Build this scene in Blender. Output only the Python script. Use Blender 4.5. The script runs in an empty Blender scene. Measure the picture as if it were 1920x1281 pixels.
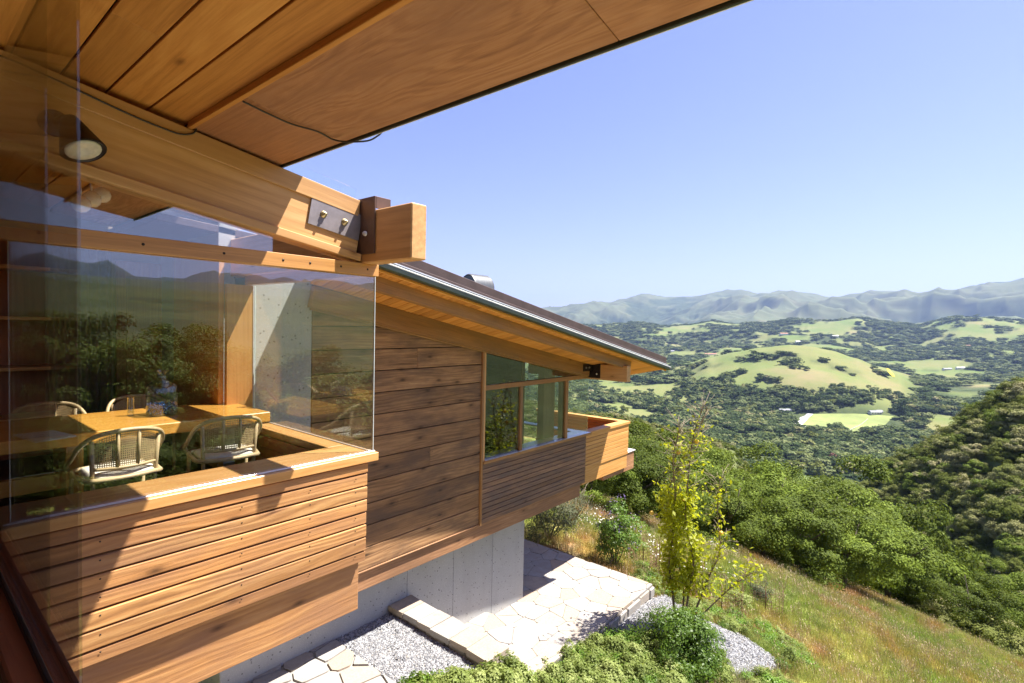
import bpy, math, random
import numpy as np
from mathutils import Vector, Matrix
random.seed(7); rng = np.random.default_rng(7)
R = math.radians
sc = bpy.context.scene
COL = sc.collection

# ------------------------------------------------------------------ camera
FPX = 989.02
yaw, pitch, roll = R(39.768), R(-1.7358), R(1.187)
CAM = np.array([0.0, 0.0, 4.0])
FW = np.array([math.cos(yaw)*math.cos(pitch), math.sin(yaw)*math.cos(pitch), math.sin(pitch)])
_r = np.array([math.sin(yaw), -math.cos(yaw), 0.0]); _u = np.cross(_r, FW)
RT = _r*math.cos(roll) + _u*math.sin(roll); UP = -_r*math.sin(roll) + _u*math.cos(roll)
cd = bpy.data.cameras.new('camera'); cam = bpy.data.objects.new('camera', cd); COL.objects.link(cam)
cd.sensor_width = 36; cd.lens = 36*FPX/1920; cd.clip_start = 0.02; cd.clip_end = 60000
cam.matrix_world = Matrix(((RT[0], UP[0], -FW[0], 0), (RT[1], UP[1], -FW[1], 0), (RT[2], UP[2], -FW[2], 4.0), (0, 0, 0, 1)))
sc.camera = cam

# ------------------------------------------------------------------ light
SUN = Vector((.45, -.34, 1.0)).normalized()
el = math.asin(SUN.z); az = math.atan2(SUN.x, SUN.y)
w = bpy.data.worlds.new('World'); sc.world = w; w.use_nodes = True
nt = w.node_tree; bg = nt.nodes['Background']
sk = nt.nodes.new('ShaderNodeTexSky'); sk.sky_type = 'NISHITA'; sk.sun_disc = False
sk.sun_elevation = el; sk.sun_rotation = az; sk.altitude = 300; sk.air_density = 1.15; sk.dust_density = 0.6; sk.ozone_density = 2.2
wb = nt.nodes.new('ShaderNodeMix'); wb.data_type = 'RGBA'; wb.blend_type = 'MULTIPLY'; wb.inputs[0].default_value = 1; wb.inputs[7].default_value = (1.0, .835, 1.09, 1)   # camera white balance
nt.links.new(sk.outputs[0], wb.inputs[6]); nt.links.new(wb.outputs[2], bg.inputs[0]); bg.inputs[1].default_value = 0.056
sd = bpy.data.lights.new('sun', 'SUN'); sd.energy = 4.9; sd.angle = R(.53); sd.color = (1, .955, .88)
so = bpy.data.objects.new('sun', sd); COL.objects.link(so)
so.rotation_euler = (-SUN).to_track_quat('-Z', 'Y').to_euler(); so.location = (20, -15, 60)
vs = sc.view_settings; vs.view_transform = 'Standard'; vs.look = 'None'; vs.exposure = 1.65; vs.gamma = 1
sc.render.engine = 'CYCLES'
cy = sc.cycles; cy.max_bounces = 9; cy.diffuse_bounces = 4; cy.glossy_bounces = 4; cy.transmission_bounces = 6
cy.transparent_max_bounces = 16; cy.volume_bounces = 0; cy.sample_clamp_indirect = 6
cy.caustics_reflective = False; cy.caustics_refractive = False
cy.use_denoising = True
try: cy.denoiser = 'OPENIMAGEDENOISE'
except Exception: pass

# ------------------------------------------------------------------ survey helpers (photo point -> place)
def ray(x, y): return FW + (x-960)/FPX*RT - (y-640.5)/FPX*UP
def at(x, y, ax, v):
    i = 'XYZ'.index(ax); d = ray(x, y); t = (v-CAM[i])/d[i]; return CAM + t*d

# ------------------------------------------------------------------ node helpers
def newmat(name):
    m = bpy.data.materials.new(name); m.use_nodes = True
    nt = m.node_tree; nt.nodes.clear()
    o = nt.nodes.new('ShaderNodeOutputMaterial')
    return m, nt, o
class N:
    def __init__(s, nt): s.nt = nt
    def __call__(s, t, ins=None, **kw):
        n = s.nt.nodes.new(t)
        for k, v in kw.items(): setattr(n, k, v)
        for k, v in (ins or {}).items():
            sock = n.inputs[k]
            if hasattr(v, 'links') or isinstance(v, bpy.types.NodeSocket): s.nt.links.new(v, sock)
            else: sock.default_value = v
        return n
    def math(s, op, a, b=0.0, clamp=False):
        n = s.nt.nodes.new('ShaderNodeMath'); n.operation = op; n.use_clamp = clamp
        for i, v in enumerate((a, b)):
            if isinstance(v, bpy.types.NodeSocket): s.nt.links.new(v, n.inputs[i])
            else: n.inputs[i].default_value = v
        return n.outputs[0]
    def vmul(s, a, v):
        n = s.nt.nodes.new('ShaderNodeVectorMath'); n.operation = 'MULTIPLY'
        s.nt.links.new(a, n.inputs[0]); n.inputs[1].default_value = v; return n.outputs[0]
    def vadd(s, a, b):
        n = s.nt.nodes.new('ShaderNodeVectorMath'); n.operation = 'ADD'
        s.nt.links.new(a, n.inputs[0])
        if isinstance(b, bpy.types.NodeSocket): s.nt.links.new(b, n.inputs[1])
        else: n.inputs[1].default_value = b
        return n.outputs[0]
    def ramp(s, f, stops):
        n = s.nt.nodes.new('ShaderNodeValToRGB'); e = n.color_ramp.elements
        while len(e) < len(stops): e.new(.5)
        for i, (p, c) in enumerate(stops):
            e[i].position = p; e[i].color = (*c, 1) if len(c) == 3 else c
        s.nt.links.new(f, n.inputs[0]); return n.outputs[0]
    def mix(s, f, a, b, mode='MIX'):
        n = s.nt.nodes.new('ShaderNodeMix'); n.data_type = 'RGBA'; n.blend_type = mode
        for k, v in ((0, f), (6, a), (7, b)):
            if isinstance(v, bpy.types.NodeSocket): s.nt.links.new(v, n.inputs[k])
            else: n.inputs[k].default_value = v if k == 0 else ((*v, 1) if len(v) == 3 else v)
        return n.outputs[2]
    def noise(s, vec, scale, detail=3, rough=.55, dist=0):
        n = s.nt.nodes.new('ShaderNodeTexNoise')
        s.nt.links.new(vec, n.inputs['Vector']); n.inputs['Scale'].default_value = scale
        n.inputs['Detail'].default_value = detail; n.inputs['Roughness'].default_value = rough; n.inputs['Distortion'].default_value = dist
        return n.outputs['Fac']
    def link(s, a, b): s.nt.links.new(a, b)

def plain(name, col, rough=.6, metal=0, var=.12, scale=20, bump=0.0, coat=0, spec=.5):
    m, nt, o = newmat(name); n = N(nt)
    tc = n('ShaderNodeTexCoord').outputs['Object']; oi = n('ShaderNodeObjectInfo')
    f = n.noise(tc, scale, 4)
    c = n.mix(f, tuple(x*(1-var*2) for x in col), tuple(min(1, x*(1+var*2)) for x in col))
    p = n('ShaderNodeBsdfPrincipled', {'Base Color': c, 'Roughness': rough, 'Metallic': metal, 'Specular IOR Level': spec, 'Coat Weight': coat})
    if bump:
        b = n('ShaderNodeBump', {'Strength': bump, 'Distance': .01, 'Height': f}); n.link(b.outputs[0], p.inputs['Normal'])
    n.link(p.outputs[0], o.inputs[0]); return m

def wood(name, dark, mid, light, rough=.6, bump=.25, knot=.5, stain=None, ringscale=26, plank=.35, coat=0.0, streak=1.0, wild=.05, ring=.17, tint2=None, gf=46):
    """board wood: local x runs along the board"""
    m, nt, o = newmat(name); n = N(nt)
    tc = n('ShaderNodeTexCoord').outputs['Object']; rnd = n('ShaderNodeObjectInfo').outputs['Random']
    off = n('ShaderNodeCombineXYZ', {'X': n.math('MULTIPLY', rnd, 53.0), 'Y': n.math('MULTIPLY', rnd, 3.1), 'Z': n.math('MULTIPLY', rnd, 7.3)}).outputs[0]
    v = n.vadd(tc, off)
    # slow warp, so growth rings draw cathedrals
    wn = n('ShaderNodeTexNoise', {'Vector': n.vmul(v, (.9, 4, 4)), 'Scale': 1.0, 'Detail': 2.0}).outputs['Color']
    wv = n.vadd(n.vmul(v, (.12, 1, 1)), n.vmul(wn, (wild*2, wild*3.2, wild*3.2)))
    wave = n('ShaderNodeTexWave', {'Vector': wv, 'Scale': ringscale*.4, 'Distortion': 5.5, 'Detail': 4.0, 'Detail Scale': 2.2}, wave_type='RINGS', rings_direction='X').outputs['Fac']
    fine = n.noise(n.vadd(n.vmul(v, (gf*.028, gf, gf)), n.vmul(wn, (0, 1.4, 1.4))), 1.0, 8, .74)
    patch_ = n.noise(n.vmul(v, (1.1, 7, 7)), 1.7, 4, .6); fine = n.math('ADD', .5, n.math('MULTIPLY', n.math('SUBTRACT', fine, .5), n.math('ADD', .35, n.math('MULTIPLY', patch_, 1.7))))
    big = n.noise(n.vmul(v, (.7, 5, 5)), 1.0, 3)
    sp = n('ShaderNodeSeparateXYZ', {0: v}); yz = n.math('ADD', sp.outputs[1], sp.outputs[2])
    kv = n('ShaderNodeCombineXYZ', {'X': n.math('MULTIPLY', sp.outputs[0], 2.3), 'Y': n.math('MULTIPLY', yz, 6.0)}).outputs[0]
    vo = n('ShaderNodeTexVoronoi', {'Vector': n.vadd(kv, n.vmul(wn, (.12, .12, 0))), 'Scale': 1.0}, voronoi_dimensions='2D')
    sel = n.math('GREATER_THAN', n('ShaderNodeSeparateColor', {'Color': vo.outputs['Color']}).outputs[0], 1-knot*.42)
    kd = n.math('MULTIPLY', n.math('SUBTRACT', 1.0, n.math('MULTIPLY', vo.outputs['Distance'], 8.5, True), True), sel)
    kring = n.math('MULTIPLY', n.math('SUBTRACT', 1.0, n.math('MULTIPLY', vo.outputs['Distance'], 3.2, True), True), sel)
    g = n.math('ADD', n.math('MULTIPLY', wave, n.math('MULTIPLY', n.math('FRACT', n.math('MULTIPLY', rnd, 3.3)), ring*2)), n.math('MULTIPLY', fine, (.72+.34-ring)*streak))
    g = n.math('ADD', g, n.math('MULTIPLY', n.math('SUBTRACT', big, .5), .55))
    g = n.math('SUBTRACT', g, n.math('MULTIPLY', kring, .22))
    c = n.ramp(g, [(.12, dark), (.5, mid), (.9, light)])
    tone = n.math('ADD', 1-plank/2, n.math('MULTIPLY', rnd, plank))
    c = n.mix(1.0, c, n('ShaderNodeCombineColor', {0: tone, 1: tone, 2: tone}).outputs[0], 'MULTIPLY')
    if tint2:
        c = n.mix(n.math('MULTIPLY', n.math('FRACT', n.math('MULTIPLY', rnd, 7.7)), .75), c, tint2, 'MIX') if False else n.mix(n.math('MULTIPLY', n.math('FRACT', n.math('MULTIPLY', rnd, 7.7)), .8), c, n.mix(1.0, c, tint2, 'MULTIPLY'))
    if stain:
        st = n.ramp(n.noise(n.vmul(v, (1.1, 3.5, 3.5)), 1.3, 5, .62), [(.42, (0, 0, 0)), (.66, (1, 1, 1))])
        c = n.mix(n.math('MULTIPLY', st, .8), c, stain)
    c = n.mix(n.math('MULTIPLY', kd, .85), c, tuple(x*.55 for x in dark))
    p = n('ShaderNodeBsdfPrincipled', {'Base Color': c, 'Roughness': rough, 'Specular IOR Level': .35, 'Coat Weight': coat, 'Coat Roughness': .15})
    h = n.math('ADD', n.math('MULTIPLY', fine, .8), n.math('MULTIPLY', wave, ring*1.2))
    b = n('ShaderNodeBump', {'Strength': bump, 'Distance': .006, 'Height': h}); n.link(b.outputs[0], p.inputs['Normal'])
    n.link(p.outputs[0], o.inputs[0]); return m

def glass(name, tint=(.93, .96, .95), base=.02, gain=1.0, rough=0.0):
    """thin pane: clear passage plus mirror reflection rising towards grazing (Schlick)"""
    m, nt, o = newmat(name); n = N(nt)
    f = n('ShaderNodeLayerWeight', {'Blend': .5}).outputs['Facing']
    r = n.math('ADD', base+.04, n.math('MULTIPLY', n.math('POWER', f, 5.0), (.9)*gain), True)
    t = n('ShaderNodeBsdfTransparent', {'Color': (*tint, 1)}); g = n('ShaderNodeBsdfGlossy', {'Color': (1, 1, 1, 1), 'Roughness': rough})
    mx = n('ShaderNodeMixShader', {0: r, 1: t.outputs[0], 2: g.outputs[0]}); n.link(mx.outputs[0], o.inputs[0]); return m

def foliage(name, dark, light, trans=.35, rough=.5, spec=.35, second=None, nscale=.7):
    m, nt, o = newmat(name); n = N(nt)
    isl = n('ShaderNodeNewGeometry').outputs['Random Per Island']; rnd = n('ShaderNodeObjectInfo').outputs['Random']
    pos = n('ShaderNodeNewGeometry').outputs['Position']
    f = n.math('ADD', n.math('MULTIPLY', isl, .5), n.math('MULTIPLY', n.noise(pos, nscale, 3), .55))
    c = n.mix(f, dark, light)
    if second: c = n.mix(n.math('MULTIPLY', n.math('POWER', rnd, 2.0), .9), c, second)
    tone = n.math('ADD', .62, n.math('MULTIPLY', rnd, .74))
    c = n.mix(1.0, c, n('ShaderNodeCombineColor', {0: tone, 1: tone, 2: tone}).outputs[0], 'MULTIPLY')
    p = n('ShaderNodeBsdfPrincipled', {'Base Color': c, 'Roughness': rough, 'Specular IOR Level': spec})
    t = n('ShaderNodeBsdfTranslucent', {'Color': n.mix(.5, c, (light[0]*1.3, light[1]*1.25, light[2]*.6))})
    mx = n('ShaderNodeMixShader', {0: trans, 1: p.outputs[0], 2: t.outputs[0]}); n.link(mx.outputs[0], o.inputs[0]); return m

M = {}
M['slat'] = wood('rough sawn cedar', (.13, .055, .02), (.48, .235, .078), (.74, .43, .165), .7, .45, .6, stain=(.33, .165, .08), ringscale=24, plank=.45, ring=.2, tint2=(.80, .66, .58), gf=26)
M['cap'] = wood('clear cedar', (.34, .15, .045), (.60, .30, .095), (.72, .41, .16), .42, .1, .12, ringscale=18, plank=.15, coat=.15, ring=.10)
M['beam'] = wood('fir beam', (.38, .19, .075), (.62, .345, .14), (.74, .46, .22), .5, .15, .22, ringscale=16, plank=.2, ring=.10, stain=(.55, .30, .12))
M['soffit'] = wood('soffit board', (.36, .13, .024), (.62, .265, .056), (.76, .37, .095), .55, .18, .3, ringscale=26, plank=.25, wild=.05, ring=.14, gf=56)
M['ply'] = wood('soffit plywood', (.26, .105, .045), (.48, .22, .095), (.60, .32, .16), .6, .3, .0, stain=(.33, .15, .075), ringscale=34, plank=.2, wild=.10, ring=.22, gf=60)
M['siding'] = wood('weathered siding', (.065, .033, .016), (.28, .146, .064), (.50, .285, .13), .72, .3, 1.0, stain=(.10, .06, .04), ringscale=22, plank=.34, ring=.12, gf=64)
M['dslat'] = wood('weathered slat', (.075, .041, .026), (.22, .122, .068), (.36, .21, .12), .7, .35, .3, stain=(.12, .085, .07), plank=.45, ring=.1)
M['band'] = wood('weathered beam', (.15, .07, .035), (.36, .18, .085), (.52, .28, .14), .65, .3, .7, stain=(.22, .115, .06), plank=.3, ring=.1)
M['rafter'] = wood('oiled rafter', (.20, .09, .030), (.36, .175, .058), (.48, .26, .10), .6, .2, .3, plank=.2, stain=(.22, .13, .06), ring=.1)
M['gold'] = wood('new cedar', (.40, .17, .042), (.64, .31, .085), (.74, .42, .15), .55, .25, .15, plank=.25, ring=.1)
M['red'] = wood('red panel wood', (.16, .05, .022), (.34, .115, .045), (.44, .17, .07), .4, .08, .0, plank=.2, ring=.08)
M['table'] = wood('honey table wood', (.46, .19, .035), (.66, .31, .055), (.74, .38, .09), .22, .03, .0, plank=.05, coat=.4, ringscale=12, ring=.08)
M['jamb'] = wood('honey jamb wood', (.40, .17, .05), (.58, .28, .085), (.66, .35, .13), .4, .05, .0, plank=.1, ring=.08)
M['cane'] = plain('rattan cane', (.52, .37, .19), .45, 0, .18, 60)
M['web'] = plain('woven cane', (.50, .34, .16), .6, 0, .2, 90)
M['steel'] = plain('painted steel', (.13, .075, .055), .5, .3, .2, 12, .1)
M['plate'] = plain('grey steel plate', (.27, .235, .24), .5, .4, .2, 14, .1)
M['bolt'] = plain('brass bolt', (.55, .45, .25), .35, .8, .1)
M['alu'] = plain('bright aluminium', (.75, .75, .76), .3, .5, .05)
M['edge'] = plain('polished glass edge', (.78, .86, .86), .25, 0, .04)
M['dark'] = plain('dark backing', (.02, .015, .012), .9)
M['gutter'] = plain('painted gutter', (.045, .055, .045), .35, .4, .2, 8)
M['flash'] = plain('zinc flashing', (.72, .72, .69), .6, .1, .15, 10)
M['roof'] = plain('brown metal roof', (.10, .068, .062), .5, .4, .2, 6, .1)
M['vent'] = plain('galvanised vent', (.13, .135, .14), .5, .6, .15, 30)
M['lampblack'] = plain('bronze lamp housing', (.035, .026, .022), .45, .6, .2)
M['lens'] = plain('frosted lamp lens', (.62, .58, .50), .3, 0, .25, 40, .3)
M['globe'] = plain('opal globe', (.80, .80, .80), .2, 0, .03)
M['cable'] = plain('dark cable', (.05, .042, .035), .6)
M['seat'] = plain('cream seat cloth', (.70, .64, .53), .9, 0, .08, 160, .2)
M['paper'] = plain('pale blue paper', (.55, .60, .72), .7, 0, .06, 8)
M['curtain'] = plain('grey brown curtain', (.11, .085, .065), .9, 0, .25, 9)
M['plaster'] = plain('interior plaster', (.30, .24, .18), .9, 0, .1, 4)
M['ifloor'] = plain('dark slate floor', (.055, .048, .045), .5, 0, .3, 3)
M['slate'] = plain('blue grey tile', (.10, .14, .15), .5, 0, .3, 5)
M['metal'] = plain('satin hinge steel', (.55, .58, .60), .3, .9, .05)
M['wire'] = plain('rusty wire', (.14, .065, .035), .8, .3, .3, 30)
M['bark'] = plain('grey oak bark', (.11, .085, .065), .95, 0, .4, 14, .6)
M['twig'] = plain('pale dry twig', (.30, .235, .16), .9, 0, .35, 25)
M['lemonbark'] = plain('citrus bark', (.16, .115, .07), .9, 0, .35, 25)
M['fruit'] = plain('ripe lemon', (.75, .45, .06), .45, 0, .12, 40, .2)
M['white'] = plain('white house paint', (.72, .71, .68), .7, 0, .05, 3)
M['tile'] = plain('terracotta roof', (.34, .15, .09), .8, 0, .2, 2)
M['greyroof'] = plain('grey shingle roof', (.26, .26, .29), .8, 0, .15, 2)
M['wpane'] = plain('dark house window', (.03, .035, .045), .15, 0, .1)
M['pane'] = glass('coated window glass', (.97, .98, .98), .075)
M['panedark'] = glass('tinted window glass', (.70, .75, .74), .06)
M['paneside'] = glass('clear glass', (.96, .98, .97), .02)
M['panenear'] = glass('near window glass', (.90, .90, .89), .0, .55)
M['vessel'] = glass('clear vessel glass', (.90, .93, .95), .05, 1.0)
M['bluevessel'] = glass('smoke blue glass', (.66, .73, .84), .06, 1.0)
M['marble'] = plain('blue glass pebble', (.04, .10, .22), .08, 0, .3, 60, 0, .5)

def concrete():
    m, nt, o = newmat('sandblasted concrete'); n = N(nt); tc = n('ShaderNodeNewGeometry').outputs['Position']
    f = n.noise(tc, 3.0, 6, .6); g = n.noise(tc, 90, 3, .7)
    c = n.mix(f, (.36, .355, .34), (.50, .49, .47)); c = n.mix(g, c, (.58, .57, .55), 'MULTIPLY') if False else n.mix(n.math('MULTIPLY', g, .5), c, (.28, .28, .27))
    v1 = n('ShaderNodeTexVoronoi', {'Vector': tc, 'Scale': 24.0}); pick = n.math('GREATER_THAN', n('ShaderNodeSeparateColor', {'Color': v1.outputs['Color']}).outputs[0], .62)
    d = n.math('MULTIPLY', n.math('LESS_THAN', v1.outputs['Distance'], .2), pick)
    v2 = n('ShaderNodeTexVoronoi', {'Vector': tc, 'Scale': 60.0}); d2 = n.math('MULTIPLY', n.math('LESS_THAN', v2.outputs['Distance'], .22), .55)
    c = n.mix(d2, c, (.60, .59, .57)); c = n.mix(n.math('MULTIPLY', d, .8), c, (.10, .095, .09))
    st = n.noise(n.vmul(tc, (4, 4, .5)), 1, 4); c = n.mix(n.math('MULTIPLY', n.ramp(st, [(.5, (0, 0, 0)), (.75, (1, 1, 1))]), .25), c, (.25, .24, .22))
    p = n('ShaderNodeBsdfPrincipled', {'Base Color': c, 'Roughness': .9})
    b = n('ShaderNodeBump', {'Strength': .5, 'Distance': .006, 'Height': n.math('SUBTRACT', g, d)}); n.link(b.outputs[0], p.inputs['Normal'])
    n.link(p.outputs[0], o.inputs[0]); return m
M['concrete'] = concrete()

def stone():
    m, nt, o = newmat('flagstone'); n = N(nt); tc = n('ShaderNodeNewGeometry').outputs['Position']; rnd = n('ShaderNodeObjectInfo').outputs['Random']
    base = n.ramp(rnd, [(0, (.25, .238, .22)), (.3, (.32, .305, .285)), (.55, (.35, .33, .30)), (.70, (.33, .28, .225)), (.82, (.40, .27, .15)), (.92, (.28, .275, .27)), (1, (.42, .31, .19))])
    f = n.noise(tc, 7, 6, .65); c = n.mix(n.ramp(f, [(.38, (0, 0, 0)), (.68, (.8, .8, .8))]), base, (.24, .19, .145)); c = n.mix(n.math('MULTIPLY', n.noise(tc, 45, 3), .5), c, (.46, .43, .40))
    p = n('ShaderNodeBsdfPrincipled', {'Base Color': c, 'Roughness': .85})
    b = n('ShaderNodeBump', {'Strength': .5, 'Distance': .012, 'Height': f}); n.link(b.outputs[0], p.inputs['Normal']); n.link(p.outputs[0], o.inputs[0]); return m
M['stone'] = stone()
M['mortar'] = plain('sandy mortar', (.31, .29, .26), .95, 0, .15, 30, .3)
def pebble():
    m, nt, o = newmat('grey gravel'); n = N(nt); r = n('ShaderNodeObjectInfo').outputs['Random']; isl = n('ShaderNodeNewGeometry').outputs['Random Per Island']
    c = n.ramp(isl, [(0, (.11, .11, .12)), (.35, (.25, .25, .26)), (.7, (.36, .36, .37)), (.9, (.48, .47, .46)), (1, (.34, .29, .23))])
    p = n('ShaderNodeBsdfPrincipled', {'Base Color': c, 'Roughness': .85}); n.link(p.outputs[0], o.inputs[0]); return m
M['pebble'] = pebble()
M['gravelbed'] = plain('gravel bed', (.26, .26, .26), .95, 0, .4, 60, .6)

M['oakleaf'] = foliage('live oak leaves', (.024, .050, .006), (.178, .226, .027), .18, .6, .08)
M['scrub'] = foliage('chaparral leaves', (.060, .092, .018), (.245, .275, .055), .2, .75, .05, second=(.27, .24, .13), nscale=.15)
M['farleaf'] = foliage('valley oak leaves', (.030, .058, .024), (.110, .155, .052), .2, .75, .03, second=(.20, .22, .09), nscale=.05)
M['redleaf'] = foliage('russet leaves', (.10, .045, .035), (.19, .09, .06), .2, .7, .1)
M['limeleaf'] = foliage('citrus leaves', (.30, .38, .012), (.68, .70, .03), .45, .45, .3)
M['greenleaf'] = foliage('bright shrub leaves', (.06, .135, .018), (.21, .33, .045), .38, .45, .35)
M['coverleaf'] = foliage('ground cover leaves', (.12, .17, .035), (.32, .39, .10), .38, .6, .2, second=(.27, .30, .11))
M['greyleaf'] = foliage('grey sage leaves', (.07, .085, .05), (.20, .22, .13), .3, .7, .2)
M['purple'] = foliage('purple blossom', (.10, .07, .17), (.24, .18, .34), .3, .7, .1)
M['whiteflower'] = foliage('white blossom', (.6, .58, .5), (.8, .78, .72), .2, .7, .1)
def grassmat():
    m, nt, o = newmat('meadow grass'); n = N(nt); pos = n('ShaderNodeNewGeometry').outputs['Position']; rnd = n('ShaderNodeObjectInfo').outputs['Random']
    c = meadow_col(n, pos); tone = n.math('ADD', .75, n.math('MULTIPLY', rnd, .6))
    c = n.mix(1.0, c, n('ShaderNodeCombineColor', {0: tone, 1: tone, 2: tone}).outputs[0], 'MULTIPLY')
    p = n('ShaderNodeBsdfPrincipled', {'Base Color': c, 'Roughness': .7, 'Specular IOR Level': .2}); t = n('ShaderNodeBsdfTranslucent', {'Color': c})
    mx = n('ShaderNodeMixShader', {0: .35, 1: p.outputs[0], 2: t.outputs[0]}); n.link(mx.outputs[0], o.inputs[0]); return m
def meadow_col(n, pos):
    # drifts of green, straw, rust and pink seed heads along the slope
    rot = n('ShaderNodeVectorRotate', {'Vector': pos, 'Angle': R(-2.0)}, rotation_type='Z_AXIS').outputs[0]
    st = n.vmul(rot, (.05, .16, .1))
    a = n.noise(st, 3.0, 5, .6, .4); b = n.noise(n.vadd(st, (7, 3, 1)), 2.2, 5, .6, .3); d = n.noise(n.vadd(pos, (3, 9, 2)), .9, 4, .6)
    c = n.mix(n.ramp(a, [(.40, (0, 0, 0)), (.60, (1, 1, 1))]), (.23, .31, .05), (.41, .38, .10))
    c = n.mix(n.ramp(b, [(.48, (0, 0, 0)), (.62, (1, 1, 1))]), c, (.45, .23, .085))
    c = n.mix(n.ramp(d, [(.55, (0, 0, 0)), (.74, (1, 1, 1))]), c, (.52, .42, .29))
    e = n.noise(n.vadd(pos, (1, 4, 8)), 2.6, 4, .6); c = n.mix(n.ramp(e, [(.42, (0, 0, 0)), (.62, (.75, .75, .75))]), c, (.14, .19, .04))
    return c
M['grass'] = grassmat()
M['straw'] = plain('pink straw heads', (.50, .36, .24), .8, 0, .2, 8)

# ------------------------------------------------------------------ object helpers
W = {}
def put(o, parent=None, mat=None):
    COL.objects.link(o); mat = mat or Matrix()
    if parent is not None:
        o.parent = parent; o.matrix_parent_inverse = W[parent.name].inverted()
    o.matrix_basis = mat; W[o.name] = mat.copy(); return o
def tag(o, label=None, cat=None, group=None, kind=None):
    if label: o['label'] = label
    if cat: o['category'] = cat
    if group: o['group'] = group
    if kind: o['kind'] = kind
    return o
def thing(name, label, cat, loc=(0, 0, 0), group=None, rz=0, parent=None):
    o = bpy.data.objects.new(name, None); o.empty_display_size = .2
    put(o, parent, Matrix.Translation(loc) @ Matrix.Rotation(rz, 4, 'Z')); return tag(o, label, cat, group)
def mesh_np(name, v, f, mat=None, smooth=False, mats=None, mi=None):
    me = bpy.data.meshes.new(name); v = np.asarray(v, dtype=np.float32)
    if isinstance(f, np.ndarray):
        k = f.shape[1]; nf = len(f)
        me.vertices.add(len(v)); me.vertices.foreach_set('co', v.ravel())
        me.loops.add(nf*k); me.loops.foreach_set('vertex_index', f.ravel().astype(np.int32))
        me.polygons.add(nf); me.polygons.foreach_set('loop_start', np.arange(0, nf*k, k, dtype=np.int32))
        me.update(calc_edges=True)
    else:
        me.from_pydata([tuple(map(float, p)) for p in v], [], f); me.update()
    if mats:
        for q in mats: me.materials.append(q)
        if mi is not None: me.polygons.foreach_set('material_index', np.asarray(mi, dtype=np.int32))
    elif mat: me.materials.append(mat)
    if smooth: me.polygons.foreach_set('use_smooth', [True]*len(me.polygons))
    return me
def mobj(name, me, parent=None, mat=None): return put(bpy.data.objects.new(name, me), parent, mat)

_cache = {}
def chamfer(L, Wd, H, c, mat):
    key = (round(L, 3), round(Wd, 3), round(H, 3), round(c, 4), mat.name)
    if key in _cache: return _cache[key]
    v = []; idx = {}
    for sx in (-1, 1):
        for sy in (-1, 1):
            for sz in (-1, 1):
                for a in range(3):
                    p = [sx*L/2, sy*Wd/2, sz*H/2]
                    for k in range(3):
                        if k != a: p[k] -= (sx, sy, sz)[k]*c
                    idx[(sx, sy, sz, a)] = len(v); v.append(p)
    f = []
    for a in range(3):
        b, d = [k for k in range(3) if k != a]
        for s in (-1, 1):
            q = []
            for (p1, p2) in ((-1, -1), (1, -1), (1, 1), (-1, 1)):
                t = [0, 0, 0]; t[a] = s; t[b] = p1; t[d] = p2; q.append(idx[(*t, a)])
            f.append(q)
    for a in range(3):      # edges along axis a
        b, d = [k for k in range(3) if k != a]
        for s1 in (-1, 1):
            for s2 in (-1, 1):
                t0 = [0, 0, 0]; t0[b] = s1; t0[d] = s2; t1 = list(t0); t0[a] = -1; t1[a] = 1
                f.append([idx[(*t0, b)], idx[(*t1, b)], idx[(*t1, d)], idx[(*t0, d)]])
    for sx in (-1, 1):
        for sy in (-1, 1):
            for sz in (-1, 1): f.append([idx[(sx, sy, sz, k)] for k in range(3)])
    me = mesh_np('board', v, f, mat)
    import bmesh
    bm = bmesh.new(); bm.from_mesh(me); bmesh.ops.recalc_face_normals(bm, faces=bm.faces); bm.to_mesh(me); bm.free()
    _cache[key] = me; return me
ROT = {'x': Matrix(), 'y': Matrix.Rotation(R(90), 4, 'Z'), 'z': Matrix.Rotation(R(-90), 4, 'Y')}
def bx(name, x0, x1, y0, y1, z0, z1, mat, parent=None, along='x', c=.003):
    mat = M[mat] if isinstance(mat, str) else mat
    d = (abs(x1-x0), abs(y1-y0), abs(z1-z0))
    L, Wd, H = {'x': d, 'y': (d[1], d[0], d[2]), 'z': (d[2], d[1], d[0])}[along]
    c = min(c, L*.3, Wd*.3, H*.3)
    return mobj(name, chamfer(L, Wd, H, c, mat), parent, Matrix.Translation(((x0+x1)/2, (y0+y1)/2, (z0+z1)/2)) @ ROT[along])
def bar(name, p0, p1, Wd, H, mat, parent=None, c=.004):
    """board from p0 to p1; H measured square to its run, upwards; points are on its centre line"""
    mat = M[mat] if isinstance(mat, str) else mat
    p0, p1 = Vector(p0), Vector(p1); d = (p1-p0); L = d.length; x = d.normalized()
    y = Vector((0, 0, 1)).cross(x)
    y = y.normalized() if y.length > 1e-4 else Vector((0, 1, 0)); z = x.cross(y)
    m = Matrix((x, y, z)).transposed().to_4x4(); m.translation = (p0+p1)/2
    return mobj(name, chamfer(L, Wd, H, min(c, Wd*.3, H*.3), mat), parent, m)
def catmull(P, n=6):
    P = [np.array(p, float) for p in P]; P = [2*P[0]-P[1]] + P + [2*P[-1]-P[-2]]; out = []
    for i in range(1, len(P)-2):
        for k in range(n):
            t = k/n; a, b, c, d = P[i-1:i+3]
            out.append(.5*((2*b)+(c-a)*t+(2*a-5*b+4*c-d)*t*t+(3*b-a-3*c+d)*t**3))
    out.append(P[-2]); return out
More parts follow.
